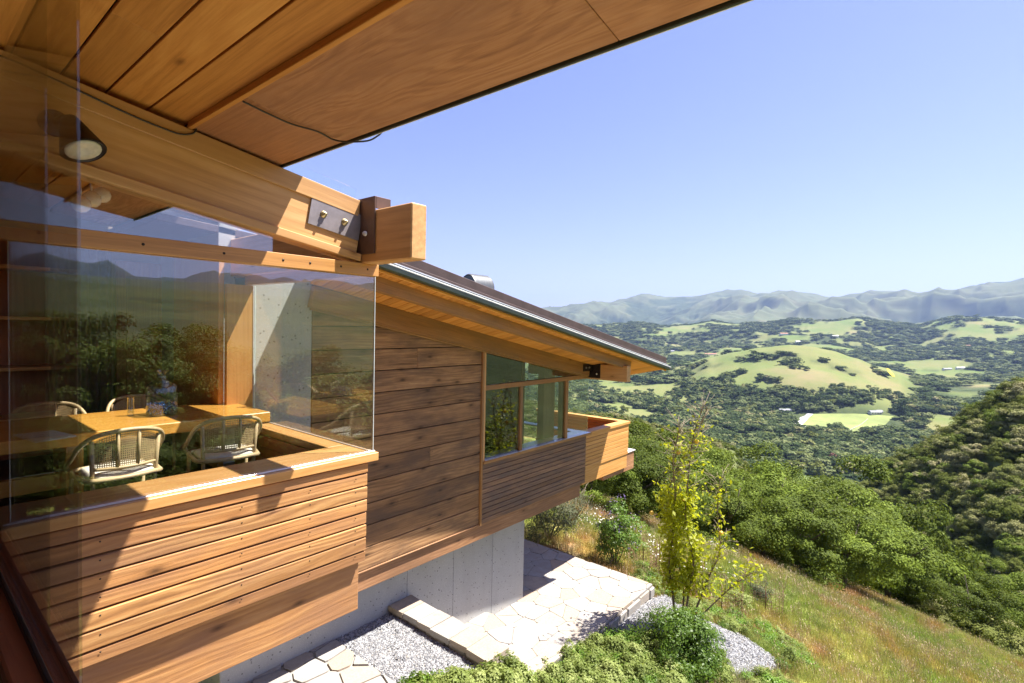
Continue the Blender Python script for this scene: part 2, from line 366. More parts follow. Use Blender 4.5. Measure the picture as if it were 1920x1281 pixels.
def tube_vf(P, r, sides=8, taper=None, base=0):
    P = [np.array(p, float) for p in P]; v = []; f = []; nP = len(P); up = np.array([0.13, .21, .97])
    for i, p in enumerate(P):
        t = P[min(i+1, nP-1)]-P[max(i-1, 0)]; t = t/(np.linalg.norm(t)+1e-9)
        a = np.cross(t, up); a = a/(np.linalg.norm(a)+1e-9); b = np.cross(t, a)
        rr = r if taper is None else r+(taper-r)*i/(nP-1)
        for k in range(sides):
            an = 2*math.pi*k/sides; v.append(p+rr*(math.cos(an)*a+math.sin(an)*b))
    for i in range(nP-1):
        for k in range(sides):
            q = (k+1) % sides; f.append([base+i*sides+k, base+i*sides+q, base+(i+1)*sides+q, base+(i+1)*sides+k])
    f.append([base+k for k in range(sides)][::-1]); f.append([base+(nP-1)*sides+k for k in range(sides)])
    return v, f
def tubes(name, paths, mat, parent=None, m=None, sides=8):
    V, F = [], []
    for P, r, tp in paths:
        v, f = tube_vf(P, r, sides, tp, len(V)); V += v; F += f
    return mobj(name, mesh_np(name, V, F, M[mat] if isinstance(mat, str) else mat, True), parent, m)
def lathe(name, prof, mat, parent=None, m=None, n=24, square=0):
    V, F = [], []
    for r, z in prof:
        for k in range(n):
            a = 2*math.pi*k/n; q = r
            if square:
                q = r/max(abs(math.cos(a)), abs(math.sin(a)))**square * (1 if square < 1 else 1)
            V.append((q*math.cos(a), q*math.sin(a), z))
    for i in range(len(prof)-1):
        for k in range(n):
            j = (k+1) % n; F.append([i*n+k, i*n+j, (i+1)*n+j, (i+1)*n+k])
    return mobj(name, mesh_np(name, V, F, M[mat], True), parent, m)
def prism(name, poly, axis, a, b, mat, parent=None):
    """poly in the plane across axis ('Y': (x,z) points, 'Z': (x,y) points), from a to b; origin at its middle"""
    n = len(poly); cx = sum(p[0] for p in poly)/n; cz = sum(p[1] for p in poly)/n; h = abs(b-a)/2; V = []
    for s in (-h, h):
        for p in poly: V.append((p[0]-cx, s, p[1]-cz) if axis == 'Y' else (p[0]-cx, p[1]-cz, s))
    F = [list(range(n))[::-1], [n+i for i in range(n)]] + [[i, (i+1) % n, n+(i+1) % n, n+i] for i in range(n)]
    import bmesh
    me = mesh_np(name, V, F, M[mat] if isinstance(mat, str) else mat); bm = bmesh.new(); bm.from_mesh(me); bmesh.ops.recalc_face_normals(bm, faces=bm.faces); bm.to_mesh(me); bm.free()
    loc = (cx, (a+b)/2, cz) if axis == 'Y' else (cx, cz, (a+b)/2)
    return mobj(name, me, parent, Matrix.Translation(loc))

# ------------------------------------------------------------------ terrain
def hash2(ix, iy, s):
    h = (ix.astype(np.int64)*374761393 + iy.astype(np.int64)*668265263 + s*974634777) & 0x7fffffff
    h = (h ^ (h >> 13))*1274126177 & 0x7fffffff
    return ((h ^ (h >> 16)) & 0xffff)/65535.0
def vnoise(x, y, s=0):
    ix = np.floor(x); iy = np.floor(y); fx = x-ix; fy = y-iy
    ux = fx*fx*fx*(fx*(fx*6-15)+10); uy = fy*fy*fy*(fy*(fy*6-15)+10)
    a = hash2(ix, iy, s); b = hash2(ix+1, iy, s); c = hash2(ix, iy+1, s); d = hash2(ix+1, iy+1, s)
    return (a+(b-a)*ux)*(1-uy)+(c+(d-c)*ux)*uy
def fbm(x, y, s=0, o=4, g=.5):
    t = 0; a = 1; n = 0
    for i in range(o):
        t = t+a*vnoise(x, y, s+i*17); n += a; a *= g; x = x*2.03+11.3; y = y*2.03+5.7
    return t/n
def ridge(x, y, s=0, o=4, g=.5):
    t = 0; a = 1; n = 0
    for i in range(o):
        t = t+a*(1-np.abs(2*vnoise(x, y, s+i*17)-1)); n += a; a *= g; x = x*2.03+11.3; y = y*2.03+5.7
    return t/n
def yh(x): return 586+(x+228)*(42/2012)
def zy(x, r, y): return 4-r*math.cos(math.atan((x-960)/FPX))*(y-yh(x))/FPX
KN = [2, 8, 20, 40, 60, 100, 180, 260, 350, 450, 560, 900, 1050, 1300, 1500, 1750, 2100, 2700, 3700, 4700, 6500, 9000, 11000, 14000, 20000]
def plane(th, r):
    d, l = r*math.cos(th), r*math.sin(th); return 2.19-.167*d-.404*l
def lerp(x, xs, ys): return float(np.interp(x, xs, ys))
COLS = []
for x in (1000, 1090, 1150, 1200, 1245, 1290, 1335, 1380, 1430, 1480, 1520, 1560, 1605, 1650, 1685, 1720, 1760, 1800, 1860, 1920):
    th = math.atan((x-960)/FPX); z = {}
    for r in (2, 8, 20, 40): z[r] = plane(th, r)
    z[60] = plane(th, 60)
    z[100] = lerp(x, (1090, 1290, 1480, 1650, 1800, 1920), (-26, -36, -44, -50, -42, -34))
    z[180] = lerp(x, (1000, 1090, 1290, 1480, 1560, 1650, 1720, 1800, 1920), (-30, -32, -44, -64, -66, zy(1650, 180, 905), zy(1720, 180, 872), zy(1800, 180, 812), zy(1920, 180, 738)))
    z[260] = lerp(x, (1000, 1090, 1200, 1290, 1380, 1480, 1650, 1800, 1920), (-34, zy(1090, 260, 778), zy(1200, 260, 788), zy(1290, 260, 812), zy(1380, 260, 842), -78, -95, -85, -50))
    z[350] = lerp(x, (1090, 1380, 1480, 1650, 1920), (-85, -88, -105, -125, -100))
    z[450] = lerp(x, (1090, 1480, 1920), (-135, -138, -145)); z[560] = -150; z[900] = -153; z[1050] = -152
    crest = lerp(x, (1000, 1090, 1200, 1290, 1335, 1380, 1430, 1480, 1520, 1560, 1605, 1650, 1685, 1720, 1800, 1920), (705, 704, 702, 690, 672, 660, 650, 645, 649, 657, 672, 690, 705, 722, 732, 728))
    z[1500] = zy(x, 1500, crest); z[1300] = -148+(z[1500]+148)*.62; z[1750] = z[1500]*.8-.2*125
    z[2100] = lerp(x, (1000, 1200, 1290, 1720, 1800, 1920), (-118, -118, -125, -125, -130, -120))
    z[2700] = zy(x, 2700, lerp(x, (1000, 1090, 1200, 1290, 1380, 1480, 1560, 1650, 1720, 1800, 1920), (655, 652, 652, 652, 648, 644, 646, 664, 668, 660, 660)))
    z[3700] = zy(x, 3700, lerp(x, (1000, 1090, 1200, 1245, 1290, 1335, 1380, 1430, 1480, 1560, 1605, 1650, 1720, 1760, 1800, 1860, 1920), (614, 612, 606, 613, 611, 603, 607, 606, 601, 602, 596, 604, 611, 601, 592, 595, 600)))
    z[4700] = z[3700]-70; z[6500] = zy(x, 6500, lerp(x, (1000, 1480, 1650, 1920), (608, 606, 600, 592)))
    z[9000] = zy(x, 9000, lerp(x, (1000, 1020, 1090, 1150, 1200, 1245, 1290, 1335, 1380, 1430, 1480, 1520, 1560, 1605, 1650, 1685, 1720, 1760, 1800, 1860, 1920), (586, 584, 577, 566, 557, 563, 560, 553, 550, 556, 552, 559, 565, 558, 549, 550, 558, 555, 542, 530, 527)))
    z[11000] = z[9000]-140; z[14000] = 60; z[20000] = 0
    COLS.append((math.degrees(th), [z[k] for k in KN]))
def outcol(deg, d): COLS.append((deg, [float(np.interp(math.log(k), [math.log(a) for a, b in d], [b for a, b in d])) for k in KN]))
outcol(54, [(2, 1), (8, -.9), (20, -7), (40, -15), (60, -20), (100, -24), (180, -2), (260, 8), (350, 8), (900, 60), (9000, 900), (20000, 0)])
outcol(66, [(2, 1), (8, -1), (20, -6.5), (40, -12), (60, -14), (100, -12), (180, 12), (350, 40), (900, 80), (9000, 700), (20000, 0)])
outcol(95, [(2, 1), (8, -1.2), (20, -4), (40, -7), (100, -2), (260, 2), (900, 36), (1800, 46), (9000, 400), (20000, 0)])
outcol(112, [(2, 1), (8, -1.2), (20, -3), (40, -4.5), (100, 0), (260, 6), (900, 44), (1800, 60), (9000, 400), (20000, 0)])
outcol(130, [(2, 1), (8, -1), (20, -2), (40, -2), (100, 4), (260, 12), (900, 54), (1800, 80), (9000, 400), (20000, 0)])
outcol(180, [(2, 1), (20, 1), (100, 10), (900, 90), (9000, 400), (20000, 0)])
outcol(-180, [(2, 1), (20, 1), (100, 10), (900, 90), (9000, 400), (20000, 0)])
outcol(-90, [(2, 1), (20, 1.5), (100, 8), (900, 60), (9000, 300), (20000, 0)])
outcol(-45, [(2, 1), (20, 1), (60, 0), (180, -10), (560, -100), (1050, -140), (3700, 0), (9000, 300), (20000, 0)])
outcol(-15, [(2, 1), (20, .2), (60, -4), (180, -26), (260, -32), (450, -120), (1050, -150), (2100, -120), (3700, 20), (9000, 280), (20000, 0)])
COLS.sort(key=lambda c: c[0])
TH = np.array([c[0] for c in COLS]); ZT = np.array([c[1] for c in COLS]); LK = np.log(np.array(KN, float))
def hgt_r(th, r):
    """ground height at azimuth th (degrees right of the view axis) and distance r from the house corner"""
    th = np.asarray(th, float); r = np.maximum(np.asarray(r, float), 2.0); lr = np.log(r)
    i = np.clip(np.searchsorted(TH, th)-1, 0, len(TH)-2); t = np.clip((th-TH[i])/(TH[i+1]-TH[i]), 0, 1); t = t*t*(3-2*t)*.5+t*.5
    j = np.clip(np.searchsorted(LK, lr)-1, 0, len(KN)-2); s = np.clip((lr-LK[j])/(LK[j+1]-LK[j]), 0, 1); s2 = s*s*(3-2*s)
    s = np.where(r > 80, s*.35+s2*.65, s)
    za = ZT[i, j]*(1-t)+ZT[i+1, j]*t; zb = ZT[i, j+1]*(1-t)+ZT[i+1, j+1]*t
    z = za+(zb-za)*s
    a = np.radians(th); d, l = r*np.cos(a), r*np.sin(a)
    X = d*math.cos(yaw)+l*math.sin(yaw); Y = d*math.sin(yaw)-l*math.cos(yaw)
    def band(lo, hi): return np.clip((r-lo)/(lo*.4), 0, 1)*np.clip((hi-r)/(hi*.25), 0, 1)
    z = z+(fbm(X/7, Y/7, 3)-.5)*.35*band(9, 70)+(fbm(X/35, Y/35, 5)-.5)*6*band(60, 420)
    z = z+(ridge(X/160, Y/160, 7, 3)-.62)*12*band(500, 900)*.3+(ridge(X/300, Y/300, 9, 4)-.62)*26*band(1080, 2300)*np.clip((np.abs(r-1500)-60)/400, 0.25, 1)
    z = z+(ridge(X/520, Y/520, 12, 4)-.62)*95*band(2150, 5600)*np.clip(np.abs(r-3700)/900, .35, 1)
    z = z+((ridge(X/1500, Y/1500, 21, 4, .5)-.60)*820+(ridge(X/420, Y/420, 71, 3, .5)-.6)*130)*band(4900, 12500)*np.clip(np.abs(r-9000)/2000, .26, 1)
    near = z[()] if np.ndim(z) == 0 else z
    cap = -.53
    k = .5; m = np.minimum(near, cap)          # level ground round the house
    z = np.where(r < 40, np.where(near > cap, cap, near)-np.maximum(0, k-np.abs(near-cap))**2*.25/k, z)
    return z, X, Y
def polar(X, Y):
    d = X*math.cos(yaw)+Y*math.sin(yaw); l = X*math.sin(yaw)-Y*math.cos(yaw); return np.degrees(np.arctan2(l, d)), np.hypot(d, l)
def H(X, Y):
    th, r = polar(np.asarray(X, float), np.asarray(Y, float)); return hgt_r(th, r)[0]
def land(x, y, t0=5, t1=15000):
    """where the sight line through a photo point meets the ground"""
    d = ray(x, y); d = d/np.linalg.norm(d); t = np.geomspace(t0, t1, 1600); P = CAM+t[:, None]*d
    g = P[:, 2]-H(P[:, 0], P[:, 1]); k = np.argmax(g < 0)
    if g[k] >= 0: return None
    u = g[k-1]/(g[k-1]-g[k]+1e-9); return P[k-1]+(P[k]-P[k-1])*u

ths = np.unique(np.concatenate([np.arange(-180, -8, 3.0), np.arange(-8, 50, .11), np.arange(50, 135, 1.0), np.arange(135, 180.1, 3.0)]))
rs = np.concatenate([np.geomspace(2, 60, 90), np.geomspace(60, 5000, 250)[1:], np.linspace(5000, 10500, 170)[1:], np.geomspace(10500, 20000, 25)[1:]])
TT, RR = np.meshgrid(ths, rs, indexing='ij'); ZZ, XX, YY = hgt_r(TT, RR)
nT, nR = TT.shape
verts = np.stack([XX, YY, ZZ], -1).reshape(-1, 3); ii = np.arange(nT-1)[:, None]*nR+np.arange(nR-1)[None, :]
quads = np.stack([ii, ii+1, ii+nR+1, ii+nR], -1).reshape(-1, 4)
# what grows where: 0 grass, 1 wood or scrub
def cover(X, Y, r, th):
    n1 = fbm(X/260, Y/260, 31, 5, .55); n2 = fbm(X/90, Y/90, 37, 4)
    px = 960+FPX*np.tan(np.radians(np.clip(th, -60, 60)))
    val = np.where(r < 75, 0.0, 0)
    spur = np.clip((r-62)/15, 0, 1)*np.clip((420-r)/60, 0, 1)*.5
    valley = np.clip((r-400)/60, 0, 1)*np.clip((np.where((px > 1370) & (px < 1690), 1195, 1250)-r)/80, 0, 1)*np.clip((n1*.55+n2*.45-.47)*22+.62, 0, 1)
    hill = np.clip((r-1180)/60, 0, 1)*np.clip((1900-r)/200, 0, 1)
    left = np.clip((1330-px)/90, 0, 1); right = np.clip((px-1690)/60, 0, 1)
    hill = hill*np.clip(np.maximum(left, right)*np.clip((n1-.43)*9+.4, 0, 1)+np.clip((n2-.66)*9, 0, 1)*.7, 0, 1)
    mid = np.clip((r-1750)/200, 0, 1)*np.clip((5200-r)/300, 0, 1)*np.clip((n1*.55+n2*.45-.485)*20+.55, 0, 1)
    n3 = ridge(X/1500, Y/1500, 21, 4, .5); far = np.clip((r-4900)/300, 0, 1)*np.clip((.61-n3)*11+.35+(.6-ridge(X/420, Y/420, 71, 3, .5))*4+(fbm(X/300, Y/300, 41, 5, .6)-.5)*5, 0, 1)
    return np.clip(spur+valley+hill+mid+far+np.clip((th-62)/15, 0, 1)*np.clip((r-18)/12, 0, 1), 0, 1)
cov = cover(XX, YY, RR, TT)
me = mesh_np('terrain', verts, quads, None, True)
at_ = me.attributes.new('cover', 'FLOAT', 'POINT'); at_.data.foreach_set('value', cov.ravel().astype(np.float32))
at_ = me.attributes.new('reach', 'FLOAT', 'POINT'); at_.data.foreach_set('value', RR.ravel().astype(np.float32))
def landmat():
    m, nt, o = newmat('hillside ground'); n = N(nt); pos = n('ShaderNodeNewGeometry').outputs['Position']
    cv = n('ShaderNodeAttribute', attribute_name='cover').outputs['Fac']; rc = n('ShaderNodeAttribute', attribute_name='reach').outputs['Fac']
    near = meadow_col(n, pos)
    a = n.noise(pos, .006, 6, .6); b = n.noise(n.vadd(pos, (500, 90, 0)), .0035, 5, .6)
    grass = n.mix(n.ramp(a, [(.38, (0, 0, 0)), (.62, (1, 1, 1))]), (.135, .185, .050), (.205, .205, .075))
    grass = n.mix(n.ramp(b, [(.56, (0, 0, 0)), (.74, (1, 1, 1))]), grass, (.29, .215, .12))
    grass = n.mix(n.math('MULTIPLY', n.math('DIVIDE', n.math('SUBTRACT', rc, 3600.0), 2500.0, True), .8), grass, (.105, .110, .060))
    fine = n.noise(pos, .12, 5, .65); grass = n.mix(n.math('MULTIPLY', fine, .35), grass, (.10, .13, .045))
    isnear = n.math('SUBTRACT', 1.0, n.math('DIVIDE', rc, 90.0), True)
    c = n.mix(n.ramp(isnear, [(.05, (0, 0, 0)), (.25, (1, 1, 1))]), grass, near)
    sc_ = n.mix(n.noise(pos, .05, 5, .7), (.028, .045, .020), (.075, .095, .035))
    tex = n.ramp(n.noise(pos, .02, 6, .72), [(.35, (0, 0, 0)), (.6, (1, 1, 1))])
    c = n.mix(n.math('MULTIPLY', cv, n.math('ADD', .62, n.math('MULTIPLY', tex, .45)), True), c, sc_)
    p = n('ShaderNodeBsdfPrincipled', {'Base Color': c, 'Roughness': .95, 'Specular IOR Level': .1})
    bp = n('ShaderNodeBump', {'Strength': .6, 'Distance': 1.0, 'Height': n.noise(pos, .35, 5, .7)}); n.link(bp.outputs[0], p.inputs['Normal'])
    n.link(p.outputs[0], o.inputs[0]); return m
M['land'] = landmat(); me.materials.append(M['land'])
tag(mobj('hillside_terrain', me), 'grassy meadow slope falling to a wooded valley with green hills and far mountains', None, None, 'structure')

G = 1.086
def gz_(z): return 4-(4-z)*G
def bxg(name, x0, x1, y0, y1, z0, z1, *a, **k): return bx(name, x0*G, x1*G, y0*G, y1*G, gz_(z0), gz_(z1), *a, **k)

# ------------------------------------------------------------------ house: near pavilion with the glass bay
house = thing('timber_house', 'timber hillside house with cedar slat bay, dark board wall and deep roof overhangs', 'house', (3.5, 5.5, 0))
FL = 2.753
rail = bx('sill_cap', .30, 2.09, 2.855, 3.20, 3.10, 3.153, 'cap', house)
bx('sill_cap', 1.93, 2.09, 3.203, 4.60, 3.10, 3.153, 'cap', house, 'y')
pp = bx('bay_parapet', .30, 1.985, 2.905, 2.95, 2.45, 3.097, 'dark', house)
zs = [3.097] + [at(694, y, 'Y', 2.88)[2] for y in (885, 908.9, 932.8, 956.6, 979.2, 1003, 1028.3)] + [2.45]
for i in range(8):
    bx('slat', .30, 2.022-.0015*i, 2.872+.004*(i % 3 == 1), 2.904, zs[i+1]+.0045, zs[i]-.0045, 'slat', pp, 'x', .004)
    bx('slat', 2.0, 2.022, 2.906, 4.60, zs[i+1]+.0045, zs[i]-.0045, 'slat', pp, 'y', .004)
for i in range(1, 8):
    for x in (.62, 1.23, 1.62, 1.93):
        q = lathe('nail_head', [(0, .0015), (.0035, .0012), (.0042, 0)], 'lampblack', pp, Matrix.Translation((x, 2.8715, (zs[i]+zs[i+1])/2+.018)) @ Matrix.Rotation(R(90), 4, 'X'), 6)
bx('fascia_beam', .30, 1.998, 2.93, 3.02, 2.117, 2.445, 'slat', house, 'x', .005)
bx('fascia_beam', 1.91, 1.996, 3.022, 4.70, 2.117, 2.445, 'slat', house, 'y', .005)
for i in range(4): bx('lining_board', 1.91, 1.928, 3.2, 4.6, 2.76+.085*i, 2.843+.085*i, 'red', house, 'y')
for i in range(4): bx('lining_board', .32, 1.905, 2.955, 2.972, 2.76+.085*i, 2.843+.085*i, 'red', house)
# bay glass
g = bx('window_pane', .335, 2.072, 2.895, 2.905, 3.153, 4.297, 'pane', house); tag(g, 'large frameless front pane of the bay')
bx('glazing_channel', .31, 2.08, 2.882, 2.8945, 3.1535, 3.162, 'alu', g, 'x', .002)
bx('glass_edge', 2.0725, 2.0765, 2.895, 2.905, 3.153, 4.297, 'edge', g, 'z', .0008)
bx('glass_edge', .331, .3345, 2.895, 2.905, 3.12, 4.297, 'edge', g, 'z', .0008)
g = bx('window_pane', 2.066, 2.074, 2.907, 4.60, 3.153, 4.297, 'paneside', house, 'y'); tag(g, 'frameless side pane of the bay')
bx('glazing_channel', 2.054, 2.0645, 2.92, 4.60, 3.1535, 3.160, 'alu', g, 'y', .002)
bx('glass_edge', 2.066, 2.074, 4.601, 4.606, 3.153, 4.297, 'edge', g, 'z', .0008)
tr = bx('transom_rail', .28, 2.076, 2.860, 2.94, 4.298, 4.374, 'cap', house)
for x in (.42, .78, 1.13, 1.44, 1.60, 1.80, 1.99): lathe('screw_head', [(0, .002), (.006, .0015), (.007, 0)], 'lampblack', tr, Matrix.Translation((x, 2.8595, 4.337)) @ Matrix.Rotation(R(90), 4, 'X'), 8)
bx('transom_rail', 2.0, 2.074, 2.942, 4.64, 4.298, 4.374, 'cap', house, 'y')
def rb(X): return 4.70-.162*X      # underside of the bay rafter
prism('window_pane', [(.30, 4.376), (1.40, 4.376), (1.40, rb(1.4)-.002), (.30, rb(.3)-.002)], 'Y', 2.90, 2.908, 'pane', house)
#prism('ceiling_panel', [(1.42, 4.378), (1.80, 4.378), (1.42, rb(1.42)-.004)], 'Y', 3.35, 3.37, 'soffit', house)
# rafter with its trims
Hr = .365
raf = bar('rafter', (-1.4, 2.935, rb(-1.4)+Hr/2), (1.945, 2.935, rb(1.945)+Hr/2), .11, Hr, 'beam', house, .006)
bar('rafter_trim', (-1.4, 2.868, rb(-1.4)+.020), (1.94, 2.868, rb(1.94)+.020), .020, .045, 'beam', raf, .003)
bar('rafter_trim', (-1.4, 2.872, rb(-1.4)+Hr-.03), (1.93, 2.872, rb(1.93)+Hr-.042), .012, .10, 'beam', raf, .003)
bar('rain_glass', (.92, 2.915, rb(.92)+Hr+.045), (1.93, 2.915, rb(1.93)+Hr+.045), .008, .085, 'paneside', house, .001)
bar('glass_roof', (1.40, 3.83, rb(1.40)+Hr+.004), (1.945, 3.83, rb(1.945)+Hr+.004), 1.7, .008, 'paneside', house, .001)
bar('roof', (1.40, 6.9, 4.80), (2.66, 6.9, 4.70), 4.2, .06, 'roof', house)
# bolted plate, angle bracket and cross beam
P0 = at(573, 372, 'Y', 2.87); P1 = at(660, 405, 'Y', 2.87)
pl = bar('bracket_plate', (1.60, 2.8735, rb(1.60)+.205), (1.94, 2.8735, rb(1.94)+.205), .010, .165, 'plate', house, .002)
for x in (1.685, 1.825): lathe('bolt', [(0, .03), (.008, .03), (.009, .016), (.0165, .015), (.0165, .004), (.021, .003), (.021, 0)], 'bolt', pl, Matrix.Translation((x, 2.868, rb(x)+.205)) @ Matrix.Rotation(R(90), 4, 'X'), 10)
br = bx('angle_bracket', 1.9385, 1.948, 2.722, 2.972, 4.425, 4.772, 'steel', house, 'z', .002)
lathe('bolt', [(0, .02), (.009, .02), (.010, .012), (.016, .011), (.016, 0)], 'alu', br, Matrix.Translation((1.938, 2.81, 4.55)) @ Matrix.Rotation(R(-90), 4, 'Y'), 10)
bx('angle_bracket', 1.95, 2.06, 2.724, 2.735, 4.70, 4.772, 'steel', house, 'x', .002)
cb = bx('cross_beam', 1.95, 2.065, 2.386, 5.2, 4.372, 4.692, 'beam', house, 'y', .007)
# soffit of the near roof: boards and outer plywood panels, sloping down to the eave
def sf(X): return 4.86-.15*(X-1.45)
def soffit_piece(name, x0, x1, y0, y1, lift, mat, parent, t=.018):
    return bar_slab(name, x0, x1, y0, y1, lift, mat, parent, t)
def bar_slab(name, x0, x1, y0, y1, lift, mat, parent, t):
    L = y1-y0; wd = (x1-x0)/math.cos(math.atan(.15)); me = chamfer(L, wd, t, .002, M[mat])
    xa = Vector((0, 1, 0)); za = Vector((.15, 0, 1)).normalized(); ya = za.cross(xa)
    m = Matrix((xa, ya, za)).transposed().to_4x4(); m.translation = ((x0+x1)/2, (y0+y1)/2, sf((x0+x1)/2)+lift+t/2)
    return mobj(name, me, parent, m)
sof = bar_slab('roof', -4.6, 1.462, .25, 9.0, .07, 'roof', house, .12); tag(sof, 'near roof slab over the bay')
xs = [.99-.006, .82, .66, .507, .353, .20, .045, -.11, -.265, -.42, -.575, -.73, -.885, -1.04, -1.195, -1.35, -1.505]
cuts = {0: [1.2], 1: [.4], 2: [2.205], 3: [1.1], 4: [1.9], 5: [.9], 6: [1.7]}
for i in range(len(xs)-1):
    ys = [.26] + cuts.get(i, [.9]) + [2.985]
    for a, b in zip(ys[:-1], ys[1:]): bar_slab('soffit_board', xs[i+1]+.004, xs[i]-.004, a+.0015, b-.0015, .022, 'soffit', sof, .018)
    bar_slab('ceiling_board', xs[i+1]+.004, xs[i]-.004, 2.99, 6.2, .022, 'soffit', sof, .018)
ys = [.26, .80, 2.30, 3.9, 6.2]
for a, b in zip(ys[:-1], ys[1:]): bar_slab('soffit_panel', .988, 1.438, a+.0015, b-.0015, .0, 'ply', sof, .03)
bar_slab('batten', .968, .988, .26, 2.878, -.012, 'soffit', sof, .045)
bx('eave_trim', 1.4405, 1.4525, .25, 6.2, 4.852, 4.885, 'gutter', sof, 'y', .002)
bx('eave_flashing', 1.453, 1.468, .25, 6.2, 4.858, 4.905, 'flash', sof, 'y', .003)
bx('shadow_lip', 1.40, 1.64, .25, 6.2, 5.012, 5.03, 'flash', sof, 'y', .004)  # unseen lip added behind the eave edge to set where its shadow falls
# the bay's own flat inner lid
# walls that close the room round the camera side
bx('room_wall', -4.55, -4.4, -3.2, 8.0, 1.9, 5.6, 'plaster', house, 'y'); bx('room_wall', -4.4, -.1, -.75, -.6, 1.9, 5.3, 'plaster', house)
bx('room_wall', .20, .30, -.6, 2.85, .4, 3.09, 'siding', house, 'y')
bx('room_floor', -4.4, .3, -.6, 2.95, 2.40, FL, 'ifloor', house); bx('room_floor', -4.4, 1.99, 2.952, 4.72, 2.40, FL, 'ifloor', house)
bx('room_floor', -4.4, 1.99, 4.722, 8.0, 2.40, FL, 'ifloor', house)
# near window: sill and two slid-back panes
ns = bx('window_sill', .185, .292, -.6, 2.853, 3.10, 3.150, 'red', house, 'y', .006); tag(ns, 'red brown sill of the near window')
bx('sash_track', .236, .246, -.6, 2.85, 3.1505, 3.172, 'lampblack', ns, 'y', .002); bx('sash_track', .276, .286, -.6, 2.85, 3.1505, 3.166, 'lampblack', ns, 'y', .002)
bx('sliding_pane', .250, .256, 1.32, 2.852, 3.155, 4.80, 'panenear', house, 'y', .001); bx('sliding_pane', .264, .270, 1.72, 2.853, 3.155, 4.80, 'panenear', house, 'y', .001)
# interior behind the bay
def ip(x, y, Y): p = at(x, y, 'Y', Y); return p[0], p[2]
bx('jamb', 1.845, 2.062, 4.612, 4.66, 3.0, 4.296, 'jamb', house, 'z'); bx('jamb', 1.80, 1.843, 4.66, 5.7, 2.56, 4.6, 'jamb', house, 'z')
YB = 6.25
x0 = ip(215, 530, YB)[0]; x1 = ip(385, 530, YB)[0]
dr = bx('door', x0, x1, YB-.05, YB, FL, 4.55, 'red', house, 'z'); tag(dr, 'red brown wooden door inside the room')
for z in (3.62, 4.25):
    xx = ip(367, 600, YB-.06)[0]; bx('hinge', xx-.018, xx+.018, YB-.062, YB-.0515, z-.085, z+.085, 'metal', dr, 'z', .001)
for k in range(4): bx('door_panel', x0+.08+.27*k*((x1-x0)/1.2), x0+.08+.27*k*((x1-x0)/1.2)+.2, YB-.058, YB-.0505, FL+.2, 4.4, 'red', dr, 'z')
for k in range(5):
    z = 2.7+.42*k; bx('shelf', -2.0, ip(82, 600, YB)[0], 5.9, 6.2, z, z+.03, 'cap', house)
bx('bookcase_back', -2.0, ip(84, 600, YB)[0], 6.21, YB, FL, 4.75, 'red', house, 'z')
cx = ip(84, 600, 5.9)[0]; cx2 = ip(118, 600, 5.9)[0]
V = []; F = []
for k in range(41):
    t = k/40; X_ = cx+(cx2+.35-cx)*t; Y_ = 5.9+.035*math.sin(t*40)
    V += [(X_, Y_, FL+.05), (X_, Y_, 4.7)]
F = [[2*k, 2*k+2, 2*k+3, 2*k+1] for k in range(40)]
mobj('curtain', mesh_np('curtain', V, F, M['curtain'], True), house)
xg = ip(393, 600, 5.6)[0]; prism('screen_panel', [(xg, 2.6), (xg+.22, 2.6), (xg+.22, 4.3), (xg+.12, 4.3)], 'Y', 5.62, 5.64, 'plaster', house)
bx('room_wall', -4.4, 2.0, YB+.01, YB+.15, 1.9, 5.5, 'plaster', house); bx('room_wall', 1.85, 1.99, 4.80, YB, 2.56, 5.2, 'concrete', house, 'y')

# ------------------------------------------------------------------ house: lower wing
YW = 4.70
fd = bx('foundation_wall', 2.00, 6.56, 5.12, 9.0, -.8, 1.17, 'concrete', house, 'x', .006); tag(fd, 'pale sandblasted concrete foundation')
for x in (4.2, 5.0, 5.8): bx('form_joint', x-.003, x+.003, 5.1172, 5.1195, -.5, 1.13, 'gravelbed', fd, 'z', .0005)
bx('concrete_pier', 2.06, 2.655, 4.705, 5.3, 1.18, 4.55, 'concrete', house, 'z', .006)
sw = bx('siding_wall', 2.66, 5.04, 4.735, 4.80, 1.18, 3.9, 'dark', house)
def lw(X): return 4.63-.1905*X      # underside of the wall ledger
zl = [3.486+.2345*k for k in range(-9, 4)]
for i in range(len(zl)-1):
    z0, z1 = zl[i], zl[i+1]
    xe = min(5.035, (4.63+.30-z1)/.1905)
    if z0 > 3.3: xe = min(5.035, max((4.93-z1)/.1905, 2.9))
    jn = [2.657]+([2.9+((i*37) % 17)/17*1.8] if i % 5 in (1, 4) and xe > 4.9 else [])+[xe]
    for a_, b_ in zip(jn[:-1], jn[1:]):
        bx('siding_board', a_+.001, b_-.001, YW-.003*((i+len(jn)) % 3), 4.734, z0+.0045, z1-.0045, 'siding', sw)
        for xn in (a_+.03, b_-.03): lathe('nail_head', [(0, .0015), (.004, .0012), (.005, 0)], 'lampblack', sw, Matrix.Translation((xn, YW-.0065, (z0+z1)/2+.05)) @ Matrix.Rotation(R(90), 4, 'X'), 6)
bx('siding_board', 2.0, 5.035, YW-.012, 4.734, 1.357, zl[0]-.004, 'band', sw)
bx('lower_beam', 2.0, 7.56, 4.728, 4.80, 1.142, 1.354, 'band', house, 'x', .005)
led = bar('ledger', (2.62, 4.665, lw(2.62)+.105), (7.62, 4.665, lw(7.62)+.105), .068, .21, 'rafter', house)
bar('ledger_trim', (2.62, 4.676, lw(2.62)-.012), (7.6, 4.676, lw(7.6)-.012), .03, .022, 'rafter', led, .003)
